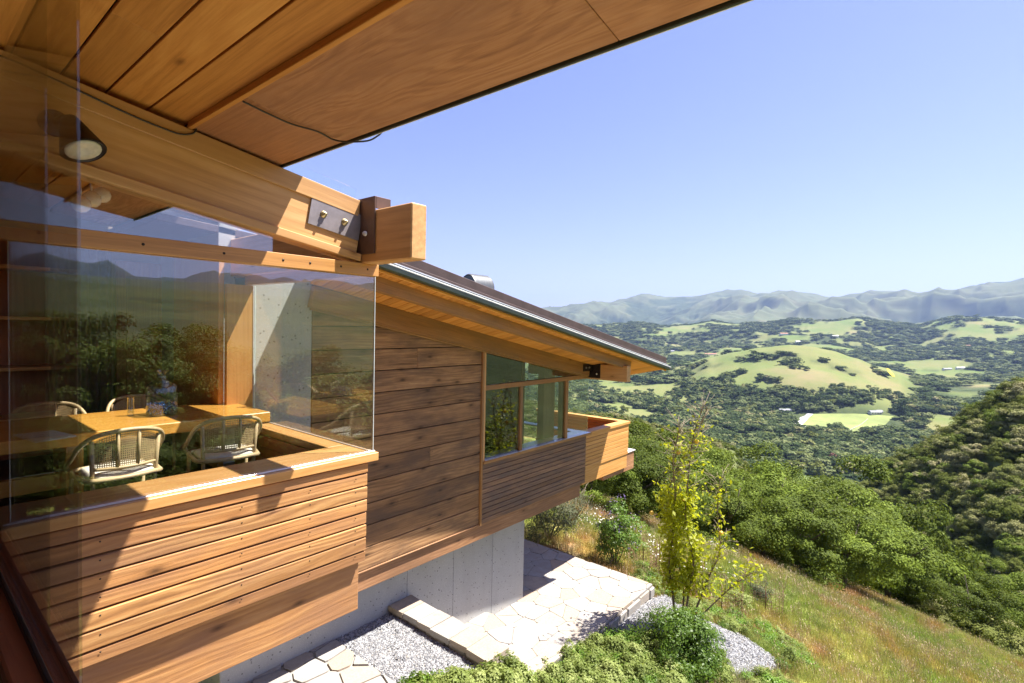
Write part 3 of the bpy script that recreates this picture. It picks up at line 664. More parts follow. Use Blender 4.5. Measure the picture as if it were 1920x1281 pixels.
# window of the lower wing
wn = bx('window_frame', 5.035, 5.07, 4.672, 4.76, 1.35, lw(5.05)-.02, 'rafter', house, 'z'); bx('window_frame', 5.071, 5.115, 4.685, 4.76, 2.165, lw(5.09)-.02, 'beam', house, 'z')
tz0, tz1 = 3.135, 3.20
bx('window_frame', 5.116, 7.74, 4.69, 4.77, tz0, tz1, 'rafter', house)
xm = at(977, 780, 'Y', YW)[0]; bx('window_frame', xm-.03, xm+.03, 4.692, 4.77, 2.205, tz0-.001, 'rafter', house, 'z')
xp0, xp1 = at(1040, 780, 'Y', 4.72)[0], at(1062, 780, 'Y', 4.72)[0]
bx('corner_post', xp1-.07, xp1, 4.69, 4.84, 2.205, tz0-.001, 'rafter', house, 'z'); bx('corner_post', xp0-.05, xp1-.08, 4.90, 5.02, 1.3, 3.6, 'beam', house, 'z')
sl = bx('window_sill', 5.08, 7.78, 4.66, 4.95, 2.165, 2.203, 'rafter', house)
bx('sill_flashing', 5.12, 7.76, 4.668, 4.94, 2.2035, 2.209, 'alu', sl, 'x', .001)
bx('window_pane', 5.116, xm-.031, 4.715, 4.723, 2.21, tz0-.001, 'panedark', house); bx('window_pane', xm+.031, xp1-.071, 4.715, 4.723, 2.21, tz0-.001, 'panedark', house)
bx('window_pane', xp1+.001, 7.735, 4.715, 4.723, 2.21, tz0-.001, 'paneside', house)
prism('window_pane', [(5.116, tz1+.001), (7.3, tz1+.001), (5.116, lw(5.116)-.026)], 'Y', 4.715, 4.723, 'panedark', house)
bx('window_pane', 7.728, 7.735, 4.726, 6.2, 2.21, tz0-.001, 'paneside', house, 'y')
bx('sill_flashing', 7.60, 7.76, 4.951, 6.2, 2.18, 2.207, 'alu', house, 'y')
# slatted apron under the window
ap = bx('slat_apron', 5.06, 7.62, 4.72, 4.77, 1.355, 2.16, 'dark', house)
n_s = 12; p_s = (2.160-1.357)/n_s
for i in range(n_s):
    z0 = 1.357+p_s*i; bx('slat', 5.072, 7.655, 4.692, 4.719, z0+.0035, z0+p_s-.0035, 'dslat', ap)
# balcony
bal = bx('balcony_parapet', 7.70, 9.25, 4.765, 4.80, 1.56, 2.15, 'dark', house)
n_b = 9; p_b = (2.15-1.56)/n_b
for i in range(n_b):
    z0 = 1.56+p_b*i
    bx('slat', 7.66, 9.275, 4.735, 4.764, z0+.003, z0+p_b-.003, 'gold', bal)
    bx('slat', 9.25, 9.275, 4.802, 6.9, z0+.003, z0+p_b-.003, 'gold', bal, 'y'); bx('lining_board', 9.20, 9.215, 4.81, 6.9, z0+.003, z0+p_b-.003, 'red', bal, 'y')
bx('balcony_cap', 7.80, 9.30, 4.715, 4.88, 2.151, 2.198, 'gold', bal); bx('balcony_cap', 9.16, 9.30, 4.881, 6.9, 2.151, 2.198, 'gold', bal, 'y')
bx('balcony_beam', 7.64, 9.26, 4.75, 4.85, 1.30, 1.557, 'gold', house); bx('balcony_beam', 9.17, 9.26, 4.852, 6.9, 1.30, 1.557, 'gold', house, 'y')
bx('balcony_floor', 7.6, 9.2, 4.86, 6.9, 1.40, 1.50, 'cap', house)
bx('lower_ledge', 8.45, 9.64, 4.79, 6.2, 1.20, 1.299, 'band', house, 'x', .006); lg = bx('lower_ledge', 9.262, 9.64, 4.79, 6.2, 1.3, 1.56, 'band', house, 'x', .006)
bx('ledge_flashing', 9.264, 9.66, 4.77, 6.2, 1.5605, 1.575, 'flash', lg, 'x', .002)
# roof of the lower wing
def gz(X): return 4.595-.2*(X-2.954)     # line of the gutter along the verge
S2 = -.1955
def rz(X): return 4.447+S2*(X-2.956)       # underside of the roof boards
outr = bar('outer_rafter', (2.5, 4.095, rz(2.5)-.085), (7.955, 4.095, rz(7.955)-.085), .09, .145, 'rafter', house)
crb = bx('cross_beam', 7.69, 7.81, 3.98, 6.0, 3.125, 3.385, 'beam', house, 'y', .006)
bb = bx('angle_bracket', 7.678, 7.6895, 4.47, 4.70, 3.15, 3.41, 'lampblack', house, 'z', .002)
lathe('bolt', [(0, .02), (.01, .02), (.016, .011), (.016, 0)], 'alu', bb, Matrix.Translation((7.677, 4.53, 3.22)) @ Matrix.Rotation(R(-90), 4, 'Y'), 8)
bp_ = bx('bracket_plate', 7.40, 7.676, 4.618, 4.6305, 3.27, 3.39, 'lampblack', house)
for x in (7.47, 7.57): lathe('bolt', [(0, .02), (.01, .02), (.016, .011), (.016, 0)], 'plate', bp_, Matrix.Translation((x, 4.617, 3.33)) @ Matrix.Rotation(R(90), 4, 'X'), 8)
rf = bar('roof', (2.6, 6.45, rz(2.6)+.085), (9.03, 6.45, rz(9.03)+.085), 5.1, .10, 'roof', house); tag(rf, 'brown metal roof of the lower wing')
xx = 2.6; kk = 0
while xx < 8.98:
    wd = .104; z0 = rz(xx+wd/2)
    me = chamfer(.74, wd*1.012, .018, .002, M['soffit']); xa = Vector((0, 1, -.235)).normalized(); za = Vector((-S2, .235, 1)).normalized(); ya = za.cross(xa)
    m = Matrix((xa, ya, za)).transposed().to_4x4(); m.translation = (xx+wd/2, 4.28, z0-.07); mobj('soffit_board', me, rf, m); xx += wd+.006; kk += 1
bar('verge_board', (2.5, 3.915, rz(2.5)+.01), (9.04, 3.915, rz(9.04)+.01), .02, .055, 'soffit', rf)
gut = bar('gutter', (2.5, 3.868, rz(2.5)+.03), (9.06, 3.868, rz(9.06)+.03), .07, .055, 'gutter', rf, .012)
bar('gutter_rim', (2.5, 3.833, rz(2.5)+.062), (9.07, 3.833, rz(9.07)+.062), .008, .012, 'flash', gut, .002)
bar('verge_flashing', (2.5, 3.876, rz(2.5)+.075), (9.05, 3.876, rz(9.05)+.075), .035, .022, 'gutter', rf, .003)
bar('verge_flashing', (2.5, 3.892, rz(2.5)+.097), (9.05, 3.892, rz(9.05)+.097), .02, .012, 'alu', rf, .002)
bar('roof_upstand', (2.5, 3.93, rz(2.5)+.165), (9.05, 3.93, rz(9.05)+.165), .03, .125, 'roof', rf, .004)
for k in range(14): bar('standing_seam', (2.62, 4.3+.34*k, rz(2.62)+.14), (9.02, 4.3+.34*k, rz(9.02)+.14), .012, .03, 'roof', rf, .003)
# round ridge vent
vx = at(915, 540, 'Y', 5.2)[0]; vzt = at(905, 517, 'Y', 5.2)[2]; V = []; F = []
for i in range(15):
    for k in range(13):
        a = math.pi*k/12; rr = .155+(.01 if i % 2 else 0); V.append((vx-.42+i*.028, 5.2-rr*math.cos(a), vzt-.20+rr*math.sin(a)*1.25))
for i in range(14):
    for k in range(12): F.append([i*13+k, i*13+k+1, (i+1)*13+k+1, (i+1)*13+k])
vent = mobj('roof_vent', mesh_np('roof_vent', V, F, M['vent'], True), rf); tag(vent, 'round ribbed metal vent on the lower roof')
V = [(vx-.42+.003, 5.2-.145*math.cos(math.pi*k/12), vzt-.20+.145*math.sin(math.pi*k/12)*1.25) for k in range(13)]; bx('vent_curb', vx-.42, vx-.03, 5.03, 5.37, rz(vx)+.1, vzt-.20, 'roof', vent); mobj('vent_grille', mesh_np('vent_grille', V, [list(range(13))], M['slate']), vent)
# room behind the lower window
bx('room_floor', 2.66, 7.6, 4.80, 9.0, 1.18, 1.30, 'ifloor', house); bx('room_wall', 2.66, 7.7, 9.0, 9.15, 1.2, 4.2, 'plaster', house); bx('room_wall', 2.5, 2.64, 5.31, 9.0, 1.2, 4.7, 'plaster', house, 'y')
bx('tile_column', 5.55, 6.3, 6.3, 6.9, 1.3, 3.95, 'slate', house, 'z'); bx('room_wall', 7.0, 7.1, 5.6, 9.0, 1.3, 3.7, 'siding', house, 'y')
tubes('floor_lamp_pole', [([(5.5, 5.6, 1.3), (5.5, 5.6, 3.05), (5.3, 5.55, 3.2)], .012, None)], 'alu', house)

# ------------------------------------------------------------------ things fixed to the house
lamp = thing('spotlight', 'bronze cone spotlight on the rafter under the soffit', 'lamp', (.52, 2.80, 4.84))
lathe('mount_plate', [(0, .02), (.05, .018), (.055, 0)], 'lampblack', lamp, Matrix.Translation((.47, 2.855, 4.79)) @ Matrix.Rotation(R(90), 4, 'X'), 16)
tubes('swivel_arm', [(catmull([(.47, 2.85, 4.79), (.49, 2.79, 4.80), (.52, 2.75, 4.775)]), .016, None)], 'lampblack', lamp)
lc = at(157, 283, 'Y', 2.66); A_ = Vector((-.035, .06, .13)).normalized(); q = A_.to_track_quat('Z', 'Y').to_matrix().to_4x4(); q.translation = lc
lathe('lamp_shade', [(.074, -.004), (.078, 0), (.075, .01), (.036, .125), (.028, .145), (0, .15)], 'lampblack', lamp, q, 28)
lathe('lamp_lens', [(0, .010), (.036, .006), (.06, .0), (.061, .006)], 'lens', lamp, q, 28)
lathe('lamp_inner', [(.0735, -.002), (.0605, .006)], 'lampblack', lamp, q, 28)
gl = thing('globe_light', 'three opal globe lamp under the inner ceiling', 'lamp', (.75, 4.0, 4.75))
for k, (px_, py_) in enumerate(((152, 383), (172, 374), (191, 366))):
    c_ = at(px_, py_, 'Y', 4.0+.12*k); lathe('globe', [(0, -.05), (.025, -.045), (.044, -.025), (.05, 0), (.044, .025), (.02, .047), (0, .05)], 'globe', gl, Matrix.Translation(c_), 20)
    tubes('globe_stem', [([c_, c_+np.array([.0, .03, .2])], .006, None)], 'metal', gl)
def soff_at(x, y, drop=.012):
    v = ray(x, y); t = (.86-drop+.15*1.45)/(v[2]+.15*v[0]); return CAM+t*v
c1 = [at(a, b, 'Y', 2.862) for a, b in ((-40, 92), (20, 112), (62, 131), (110, 152), (190, 190), (260, 222), (320, 246), (342, 252), (362, 250), (370, 240))]
tag(tubes('cable', [(catmull(c1, 5), .004, None)], 'cable', None), 'thin dark cable clipped along the top of the near rafter', 'cable')
c2 = [soff_at(a, b) for a, b in ((455, 190), (500, 212), (545, 232), (596, 247), (625, 262))] + [at(655, 266, 'Z', 4.83), at(690, 264, 'Z', 4.84), at(708, 255, 'Z', 4.87), at(717, 247, 'Z', 4.90)]
tag(tubes('cable', [(catmull(c2, 6), .004, None)], 'cable', None), 'dark cable crossing the plywood soffit and looping at the eave', 'cable')

# ------------------------------------------------------------------ dining furniture in the bay
TZ = 3.29
tb = thing('dining_table', 'honey wood dining table inside the glass bay', 'table', (.7, 4.45, FL))
bx('table_top', -.9, 1.945, 4.05, 4.86, TZ-.075, TZ, 'table', tb, 'x', .005)
for x in (-.4, .75): bx('table_leg', x, x+.09, 4.28, 4.66, FL, TZ-.076, 'table', tb, 'z')
bx('stretcher', -.31, .75, 4.44, 4.50, FL+.12, FL+.22, 'table', tb)
bt = at(303, 778, 'Z', TZ)
b = thing('glass_jug', 'square smoke blue glass jug holding dark blue pebbles on the table', 'jug', tuple(bt)); mt = Matrix.Translation(bt)
lathe('jug_body', [(0, .004), (.088, .004), (.092, .012), (.092, .20), (.084, .225), (.045, .25), (.026, .262), (.024, .31), (.040, .325), (.042, .33)], 'bluevessel', b, mt, 32, .55)
V = []; F = []
ico = [(0, 0, 1), (.9, 0, .2), (.28, .85, .2), (-.72, .53, .2), (-.72, -.53, .2), (.28, -.85, .2), (0, 0, -.9)]
for k in range(150):
    p = np.array([random.uniform(-.08, .08), random.uniform(-.08, .08), random.uniform(.012, .085)]); s = random.uniform(.007, .011); b0 = len(V)
    V += [p+s*np.array(q_) for q_ in ico]
    for i in range(5): F += [[b0, b0+1+i, b0+1+(i+1) % 5], [b0+6, b0+1+(i+1) % 5, b0+1+i]]
o = mobj('glass_pebble_fill', mesh_np('glass_pebbles', V, F, M['marble'], True), b, mt); o['kind'] = 'stuff'
gt = at(245, 780, 'Z', TZ); gg = tag(lathe('tall_glass', [(0, .003), (.021, .003), (.0215, .02), (.0215, .135), (.0195, .135), (.0195, .025), (0, .022)], 'vessel', None, Matrix.Translation(gt), 20), 'slim tall clear drinking glass left of the blue jug', 'glass')
vt = at(327, 772, 'Z', TZ); tag(lathe('bud_vase', [(0, .002), (.018, .003), (.026, .015), (.028, .03), (.02, .05), (.009, .07), (.008, .095), (.014, .105), (.008, .118), (0, .122)], 'vessel', None, Matrix.Translation(vt), 20), 'small clear glass bud vase right of the blue jug', 'vase')
pa = [at(a, b_, 'Z', TZ+.004) for a, b_ in ((25, 816), (100, 808), (143, 818), (66, 830))]
bk = prism('booklet', [(p[0], p[1]) for p in pa], 'Z', TZ+.001, TZ+.008, 'paper'); tag(bk, 'pale blue booklet lying open on the dining table', 'booklet')
def chair(name, label, loc, rz_):
    t = thing(name, label, 'chair', loc, 'rattan dining chairs', rz_); m = W[t.name] @ Matrix.Scale(.74, 4)
    half = [(0, -.265, .80), (.13, -.258, .79), (.23, -.215, .755), (.285, -.12, .675), (.30, .0, .575), (.295, .12, .515), (.285, .22, .475), (.26, .27, .43)]
    path = [(-a, b_, c) for a, b_, c in half[::-1]][:-1]+half
    tubes('arm_rail', [(catmull(path, 5), .017, None)], 'cane', t, m)
    ww, zb = .215, .50
    def back(u, z):      # u -1..1 across the curved back
        lean = (z-.45)*-.10; return np.array([u*ww*(.92+.2*(z-.45)), -.235+lean+.055*u*u*1.0+.0, z])
    tubes('back_rail', [(catmull([back(u, zb) for u in (-1.1, -.5, 0, .5, 1.1)], 4), .014, None)], 'cane', t, m)
    for u in (-1.08, -.34, .34, 1.08):
        ztop = .80-.075*abs(u)**2.5*.8
        tubes('back_spindle', [([back(u, .10 if abs(u) > 1 else zb), back(u, .5), back(u, ztop)], .012 if abs(u) < 1 else .017, None)], 'cane', t, m)
    if 'cane_web' not in _cache:
        V = []; F = []; nu, nz = 30, 15; th_ = .25
        def add(p): V.append(p); return len(V)-1
        for i in range(nu):
            for j in range(nz):
                u0 = -1+2*i/nu; u1 = -1+2*(i+1)/nu; um = (u0+u1)/2
                zt = .785-.06*abs(um)**2.5; z0 = zb+.012+(zt-zb-.012)*j/nz; z1 = zb+.012+(zt-zb-.012)*(j+1)/nz
                a = [add(back(u0, z0)), add(back(u1, z0)), add(back(u1, z1)), add(back(u0, z1))]; e = th_
                uu0, uu1, zz0, zz1 = u0+(u1-u0)*e, u1-(u1-u0)*e, z0+(z1-z0)*e, z1-(z1-z0)*e
                c_ = [add(back(uu0, zz0)), add(back(uu1, zz0)), add(back(uu1, zz1)), add(back(uu0, zz1))]
                for k in range(4): F.append([a[k], a[(k+1) % 4], c_[(k+1) % 4], c_[k]])
        _cache['cane_web'] = mesh_np('cane_web', V, F, M['web'])
    mobj('cane_back', _cache['cane_web'], t, m)
    tubes('seat_frame', [(catmull([(.24, -.2, .42), (.265, 0, .42), (.255, .2, .42), (.15, .265, .42), (-.15, .265, .42), (-.255, .2, .42), (-.265, 0, .42), (-.24, -.2, .42), (0, -.25, .42), (.24, -.2, .42)], 4), .019, None)], 'cane', t, m)
    prof = [(0, .46), (.16, .462), (.215, .452), (.23, .435), (.225, .415), (0, .41)]
    V = []; F = []; n = 28
    for r_, z_ in prof:
        for k in range(n):
            a = 2*math.pi*k/n; ca, sa = math.cos(a), math.sin(a); sq = (abs(ca)**4+abs(sa)**4)**-.25; V.append((r_*sq*ca*1.02, r_*sq*sa, z_))
    for i in range(len(prof)-1):
        for k in range(n): F.append([i*n+k, i*n+(k+1) % n, (i+1)*n+(k+1) % n, (i+1)*n+k])
    mobj('seat', mesh_np('seat', V, F, M['seat'], True), t, m)
    for sx in (-1, 1): tubes('leg', [([(sx*.25, .21, .43), (sx*.255, .23, .02), (sx*.255, .23, 0)], .016, None)], 'cane', t, m)
    return t
def cl(x, y, Y):
    p = at(x, y, 'Y', Y); return p[0]
chair('rattan_chair', 'rattan armchair at the front of the table, left of the two beside the sill', (.925, 3.88, FL), R(3))
chair('rattan_chair', 'rattan armchair at the front of the table, next to the bay corner', (1.54, 3.88, FL), R(-8))
chair('rattan_chair', 'rattan chair behind the table, at the far left by the bookcase', (.80, 5.02, FL), R(180))
chair('rattan_chair', 'rattan chair behind the table, half hidden by the blue jug', (1.37, 5.06, FL), R(176))

# ------------------------------------------------------------------ terraces: flagstone, gravel, low wall
def clip(poly, nx, ny, c):
    out = []
    for i in range(len(poly)):
        p, q = poly[i], poly[(i+1) % len(poly)]; dp, dq = p[0]*nx+p[1]*ny-c, q[0]*nx+q[1]*ny-c
        if dp <= 0: out.append(p)
        if (dp < 0 < dq) or (dq < 0 < dp):
            t = dp/(dp-dq); out.append((p[0]+(q[0]-p[0])*t, p[1]+(q[1]-p[1])*t))
    return out
def paving(parent, x0, x1, y0, y1, z, cell, gap, seed, jit=.36, hide=None):
    rg = random.Random(seed); S = []
    nx, ny = max(1, round((x1-x0)/cell)), max(1, round((y1-y0)/(cell*.8)))
    for i in range(-1, nx+1):
        for j in range(-1, ny+1):
            S.append((x0+(i+.5+rg.uniform(-jit, jit))*(x1-x0)/nx, y0+(j+.5+(i % 2)*.45+rg.uniform(-jit, jit))*(y1-y0)/ny))
    for a in S:
        poly = [(x0, y0), (x1, y0), (x1, y1), (x0, y1)]
        for b_ in S:
            if b_ is a: continue
            dx, dy = b_[0]-a[0], b_[1]-a[1]; L = math.hypot(dx, dy)
            if L > cell*3.2: continue
            c = (b_[0]**2+b_[1]**2-a[0]**2-a[1]**2)/2/L-gap/2; poly = clip(poly, dx/L, dy/L, c)
            if len(poly) < 3: break
        if len(poly) < 3: continue
        ar = .5*abs(sum(poly[i][0]*poly[(i+1) % len(poly)][1]-poly[(i+1) % len(poly)][0]*poly[i][1] for i in range(len(poly))))
        if ar < .004: continue
        # round the corners a little
        q = []
        for i in range(len(poly)):
            p0, p1, p2 = poly[i-1], poly[i], poly[(i+1) % len(poly)]
            for o_ in (p0, p2): q.append((p1[0]*.92+o_[0]*.08, p1[1]*.92+o_[1]*.08))
        cxm = sum(p[0] for p in q)/len(q)
        zt = z+rg.uniform(-.004, .004); prism('flagstone', q, 'Z', zt-.05, zt, 'stone', parent)
pat = bxg('patio', 5.25, 7.72, 3.46, 6.6, -.35, -.012, 'mortar', None, 'x', .02); tag(pat, 'sunlit flagstone patio below the lower wing', None, None, 'structure')
paving(pat, 5.27*G, 7.72*G, 3.46*G, 6.6*G, gz_(0), .40, .007, 3)
st = bxg('patio_step', 3.93, 5.248, 3.40, 4.715, -.3, .108, 'mortar', None, 'x', .01); tag(st, 'raised flagstone landing beside the low wall', None, None, 'structure')
paving(st, 3.94*G, 5.262*G, 3.40*G, 4.715*G, gz_(.12), .38, .007, 5)
for lvl in range(2):
    x = 5.3
    while x < 7.6:
        wd_ = random.uniform(.22, .42); bxg('edge_stone', x, min(x+wd_-.012, 7.72), 3.43+random.uniform(-.02, .012), 3.4595, -.33+.155*lvl, -.185+.155*lvl, 'stone', pat, 'x', .014); x += wd_
for k in range(9):
    x = 7.66; y = 3.47+.33*k; bxg('edge_stone', 7.722, 7.755+random.uniform(0, .02), y, y+.31, -.34, -.03-random.uniform(0, .04), 'stone', pat, 'y', .012)
ter = bxg('upper_terrace', -1.5, 2.93, -3.5, 4.72, .3, .765, 'mortar', None, 'x', .02); tag(ter, 'upper flagstone terrace under the glass bay', None, None, 'structure')  # its out-of-view stretch is added to bounce light up to the soffit
paving(ter, .9*G, 2.93*G, 3.0*G, 4.72*G, gz_(.782), .32, .026, 8, .33)
bed = bxg('gravel_bed', 2.935, 3.60, 3.05, 4.72, .2, .75, 'gravelbed', None, 'x', .02); tag(bed, 'grey gravel bed between terrace and low wall', None, None, 'structure')
wl = thing('low_stone_wall', 'low stone retaining wall with flat capstones beside the gravel', 'wall', (3.76*G, 3.95*G, gz_(0)))
bxg('wall_core', 3.65, 3.89, 3.24, 4.71, -.2, .80, 'mortar', wl, 'y')
ys_ = [3.20, 3.50, 3.74, 4.02, 4.22, 4.46, 4.70]
for i, (a, b_) in enumerate(zip(ys_[:-1], ys_[1:])):
    zt = .862+random.uniform(-.004, .004); sk_ = [random.uniform(-.02, .02) for _ in range(4)]
    prism('capstone', [(G*x_, G*y_) for x_, y_ in ((3.605+sk_[0], a+.004), (3.915+sk_[1], a+.004), (3.915+sk_[2]*.6, b_-.004), (3.605+sk_[3]*.6, b_-.004))], 'Z', gz_(.802), gz_(zt), 'stone', wl)
for r_ in range(4):
    z0 = .05+.19*r_
    for k in range(5): bxg('wall_stone', 3.891, 3.915+random.uniform(0, .02), 3.25+.29*k+.1*(r_ % 2), 3.25+.29*k+.1*(r_ % 2)+.28, z0, z0+.18, 'stone', wl, 'y', .015)
    for k in range(2): bxg('wall_stone', 3.64+.13*k, 3.765+.13*k, 3.205-random.uniform(0, .02), 3.239, z0, z0+.18, 'stone', wl, 'x', .015)
    for k in range(5): bxg('wall_stone', 3.628-random.uniform(0, .012), 3.649, 3.25+.29*k, 3.53+.29*k, z0, z0+.18, 'stone', wl, 'y', .012)

# ------------------------------------------------------------------ scatter: one object for what nobody could count
def scatter(name, label, pts, rot, scl, sources, idx=None):
    pts = np.asarray(pts, np.float32); n = len(pts); me = bpy.data.meshes.new(name); me.vertices.add(n); me.vertices.foreach_set('co', pts.ravel())
    a = me.attributes.new('rot', 'FLOAT_VECTOR', 'POINT'); a.data.foreach_set('vector', np.asarray(rot, np.float32).ravel())
    a = me.attributes.new('scl', 'FLOAT_VECTOR', 'POINT'); s = np.asarray(scl, np.float32); s = np.repeat(s[:, None], 3, 1) if s.ndim == 1 else s; a.data.foreach_set('vector', s.ravel())
    a = me.attributes.new('idx', 'INT', 'POINT'); a.data.foreach_set('value', (rng.integers(0, len(sources), n) if idx is None else np.asarray(idx)).astype(np.int32))
    col = bpy.data.collections.new(name+'_source')
    for i, mm in enumerate(sources):
        so_ = bpy.data.objects.new('%s_source_%02d' % (name, i), mm); col.objects.link(so_)
    g = bpy.data.node_groups.new(name, 'GeometryNodeTree'); g.interface.new_socket('Geometry', in_out='INPUT', socket_type='NodeSocketGeometry'); g.interface.new_socket('Geometry', in_out='OUTPUT', socket_type='NodeSocketGeometry')
    gi = g.nodes.new('NodeGroupInput'); go = g.nodes.new('NodeGroupOutput'); ip_ = g.nodes.new('GeometryNodeInstanceOnPoints'); ci = g.nodes.new('GeometryNodeCollectionInfo')
    ci.inputs['Collection'].default_value = col; ci.inputs['Separate Children'].default_value = True; ci.inputs['Reset Children'].default_value = True
    def attr(nm, ty): n_ = g.nodes.new('GeometryNodeInputNamedAttribute'); n_.data_type = ty; n_.inputs['Name'].default_value = nm; return n_.outputs['Attribute']
    L = g.links.new; L(gi.outputs[0], ip_.inputs['Points']); L(ci.outputs[0], ip_.inputs['Instance']); ip_.inputs['Pick Instance'].default_value = True
    L(attr('idx', 'INT'), ip_.inputs['Instance Index']); e = g.nodes.new('FunctionNodeEulerToRotation'); L(attr('rot', 'FLOAT_VECTOR'), e.inputs[0]); L(e.outputs[0], ip_.inputs['Rotation'])
    L(attr('scl', 'FLOAT_VECTOR'), ip_.inputs['Scale']); L(ip_.outputs[0], go.inputs[0])
    o = bpy.data.objects.new(name, me); put(o); md = o.modifiers.new('scatter', 'NODES'); md.node_group = g
    return tag(o, label, None, None, 'stuff')
def zrot(n): return np.stack([np.zeros(n), np.zeros(n), rng.uniform(0, 6.28, n)], -1)

def pebble_mesh(seed, n=26, spread=.05):
    rg = np.random.default_rng(seed); V = []; F = []
    for k in range(n):
        p = np.array([rg.uniform(-spread, spread), rg.uniform(-spread, spread), rg.uniform(-.002, .008)]); s = rg.uniform(.007, .016); b0 = len(V)
        sc_ = rg.uniform(.6, 1.3, 3)*np.array([1, 1, .7]); A = rg.normal(size=(3, 3)); Q, _ = np.linalg.qr(A)
        V += [p+s*(Q @ (np.array(q_)*sc_)) for q_ in ico]
        for i in range(5): F += [[b0, b0+1+i, b0+1+(i+1) % 5], [b0+6, b0+1+(i+1) % 5, b0+1+i]]
    return mesh_np('pebbles', V, F, M['pebble'])
pebs = [pebble_mesh(i) for i in range(5)]
n = 1600; P = np.stack([rng.uniform(2.95, 3.6, n)*G, rng.uniform(3.0, 4.70, n)*G, np.full(n, gz_(.757))], -1); P[:, 2] += (fbm(P[:, 0]*6, P[:, 1]*6, 3)-.5)*.03
scatter('gravel', 'loose grey gravel filling the bed beside the low wall', P, zrot(n), rng.uniform(.8, 1.2, n), pebs)
GP = [land(x_, y_, 3)[:2] for x_, y_ in ((1120, 1172), (1170, 1135), (1216, 1108), (1262, 1128), (1310, 1165), (1390, 1196), (1464, 1250), (1430, 1262), (1385, 1268), (1340, 1240), (1260, 1215), (1180, 1200))]
def in_gravel(X, Y):
    c = np.zeros(np.shape(X), bool); j = len(GP)-1
    for i in range(len(GP)):
        xi, yi = GP[i]; xj, yj = GP[j]; c ^= ((yi > Y) != (yj > Y)) & (X < (xj-xi)*(Y-yi)/(yj-yi+1e-12)+xi); j = i
    return c & (Y < 3.44*G)
# lower gravel strip round the patio corner
n = 9000; gx = [p_[0] for p_ in GP]; gy = [p_[1] for p_ in GP]; X_ = rng.uniform(min(gx), max(gx), n); Y_ = rng.uniform(min(gy), max(gy), n); keep = in_gravel(X_, Y_)
P = np.stack([X_[keep], Y_[keep], H(X_[keep], Y_[keep])+.014], -1); scatter('gravel', 'loose grey gravel below the patio corner', P, zrot(len(P)), rng.uniform(.8, 1.3, len(P)), pebs)

# ------------------------------------------------------------------ foliage meshes
def leaf_quads(C, Nrm, size, rg, aspect=.6, jit=.5):
    """little leaf shaped quads (kite) at points C facing about Nrm"""
    n = len(C); nn = Nrm+rg.normal(size=(n, 3))*jit; nn /= np.linalg.norm(nn, axis=1)[:, None]+1e-9
    t = rg.normal(size=(n, 3)); t -= (t*nn).sum(1)[:, None]*nn; t /= np.linalg.norm(t, axis=1)[:, None]+1e-9; b = np.cross(nn, t)
    s = (size*rg.uniform(.6, 1.35, n))[:, None]
    V = np.stack([C-t*s*.5, C+b*s*aspect*.5+nn*s*.08, C+t*s*.5, C-b*s*aspect*.5+nn*s*.08], 1).reshape(-1, 3)
    return V, np.arange(4*n).reshape(-1, 4)
def crown(seed, clumps, per, leaf, rx=1.0, rz_=.75, zc=1.0, cr=(.22, .38), flat=.2, mat='oakleaf', aspect=.62, inner=.45):
    """crown of leaf clumps in an ellipsoid of half width rx, half height rz_, centred at height zc"""
    rg = np.random.default_rng(seed); A = rg.normal(size=(clumps, 3)); A /= np.linalg.norm(A, axis=1)[:, None]
    A[:, 2] = np.where(A[:, 2] < -flat-.25, -A[:, 2]*.6, A[:, 2])
    rad = np.where(rg.uniform(0, 1, clumps) < .76, rg.uniform(max(inner, .8), 1.0, clumps), rg.uniform(.3, .75, clumps)) if inner > .6 else rg.uniform(inner, 1.0, clumps)**.6; lobes = 1+.22*np.sin(A[:, 0]*3.1+seed)+.18*np.sin(A[:, 1]*4.3+seed*1.7)+.15*np.sin(A[:, 2]*5+seed)
    Cc = A*rad[:, None]*lobes[:, None]*np.array([rx*.8, rx*.8, rz_*.8])+np.array([0, 0, zc]); R_ = rg.uniform(cr[0], cr[1], clumps)*rx
    D = rg.normal(size=(clumps, per, 3)); D /= np.linalg.norm(D, axis=2)[:, :, None]; D[:, :, 2] = np.where(D[:, :, 2] < -.35, -D[:, :, 2], D[:, :, 2])
    Pp = Cc[:, None, :]+D*(R_[:, None, None])*rg.uniform(.62, 1.06, (clumps, per, 1))*np.array([1, 1, .8])
    O = Pp-np.array([0, 0, zc*.75]); O /= np.linalg.norm(O, axis=2)[:, :, None]+1e-9
    return leaf_quads(Pp.reshape(-1, 3), (D*.75+O*.6).reshape(-1, 3)+np.array([0, 0, .2]), leaf, rg, aspect, .42)
def crown_mesh(name, *a, mat='oakleaf', **k):
    v, f = crown(*a, **k); return mesh_np(name, v, f, M[mat])
def trunk_mesh(seed, h, r, spread, mat='bark', branches=6, top=None):
    rg = np.random.default_rng(seed); paths = []; top = top or h*.55
    P = [np.array([0, 0, -.4]), np.array([.05*h*rg.normal(), .05*h*rg.normal(), top*.5]), np.array([.09*h*rg.normal(), .09*h*rg.normal(), top])]
    paths.append((catmull(P, 4), r, r*.5))
    for k in range(branches):
        a = 2*math.pi*(k+rg.uniform(-.3, .3))/branches; s = P[1]+(P[2]-P[1])*rg.uniform(0, 1); e = np.array([math.cos(a)*spread*rg.uniform(.6, 1), math.sin(a)*spread*rg.uniform(.6, 1), h*rg.uniform(.62, .9)])
        paths.append((catmull([s, (s+e)/2+np.array([0, 0, -.04*h]), e], 4), r*.45, r*.1))
    V, F = [], []
    for p, r0, r1 in paths:
        v, f = tube_vf(p, r0, 6, r1, len(V)); V += v; F += f
    return mesh_np('trunk', V, F, M[mat], True)
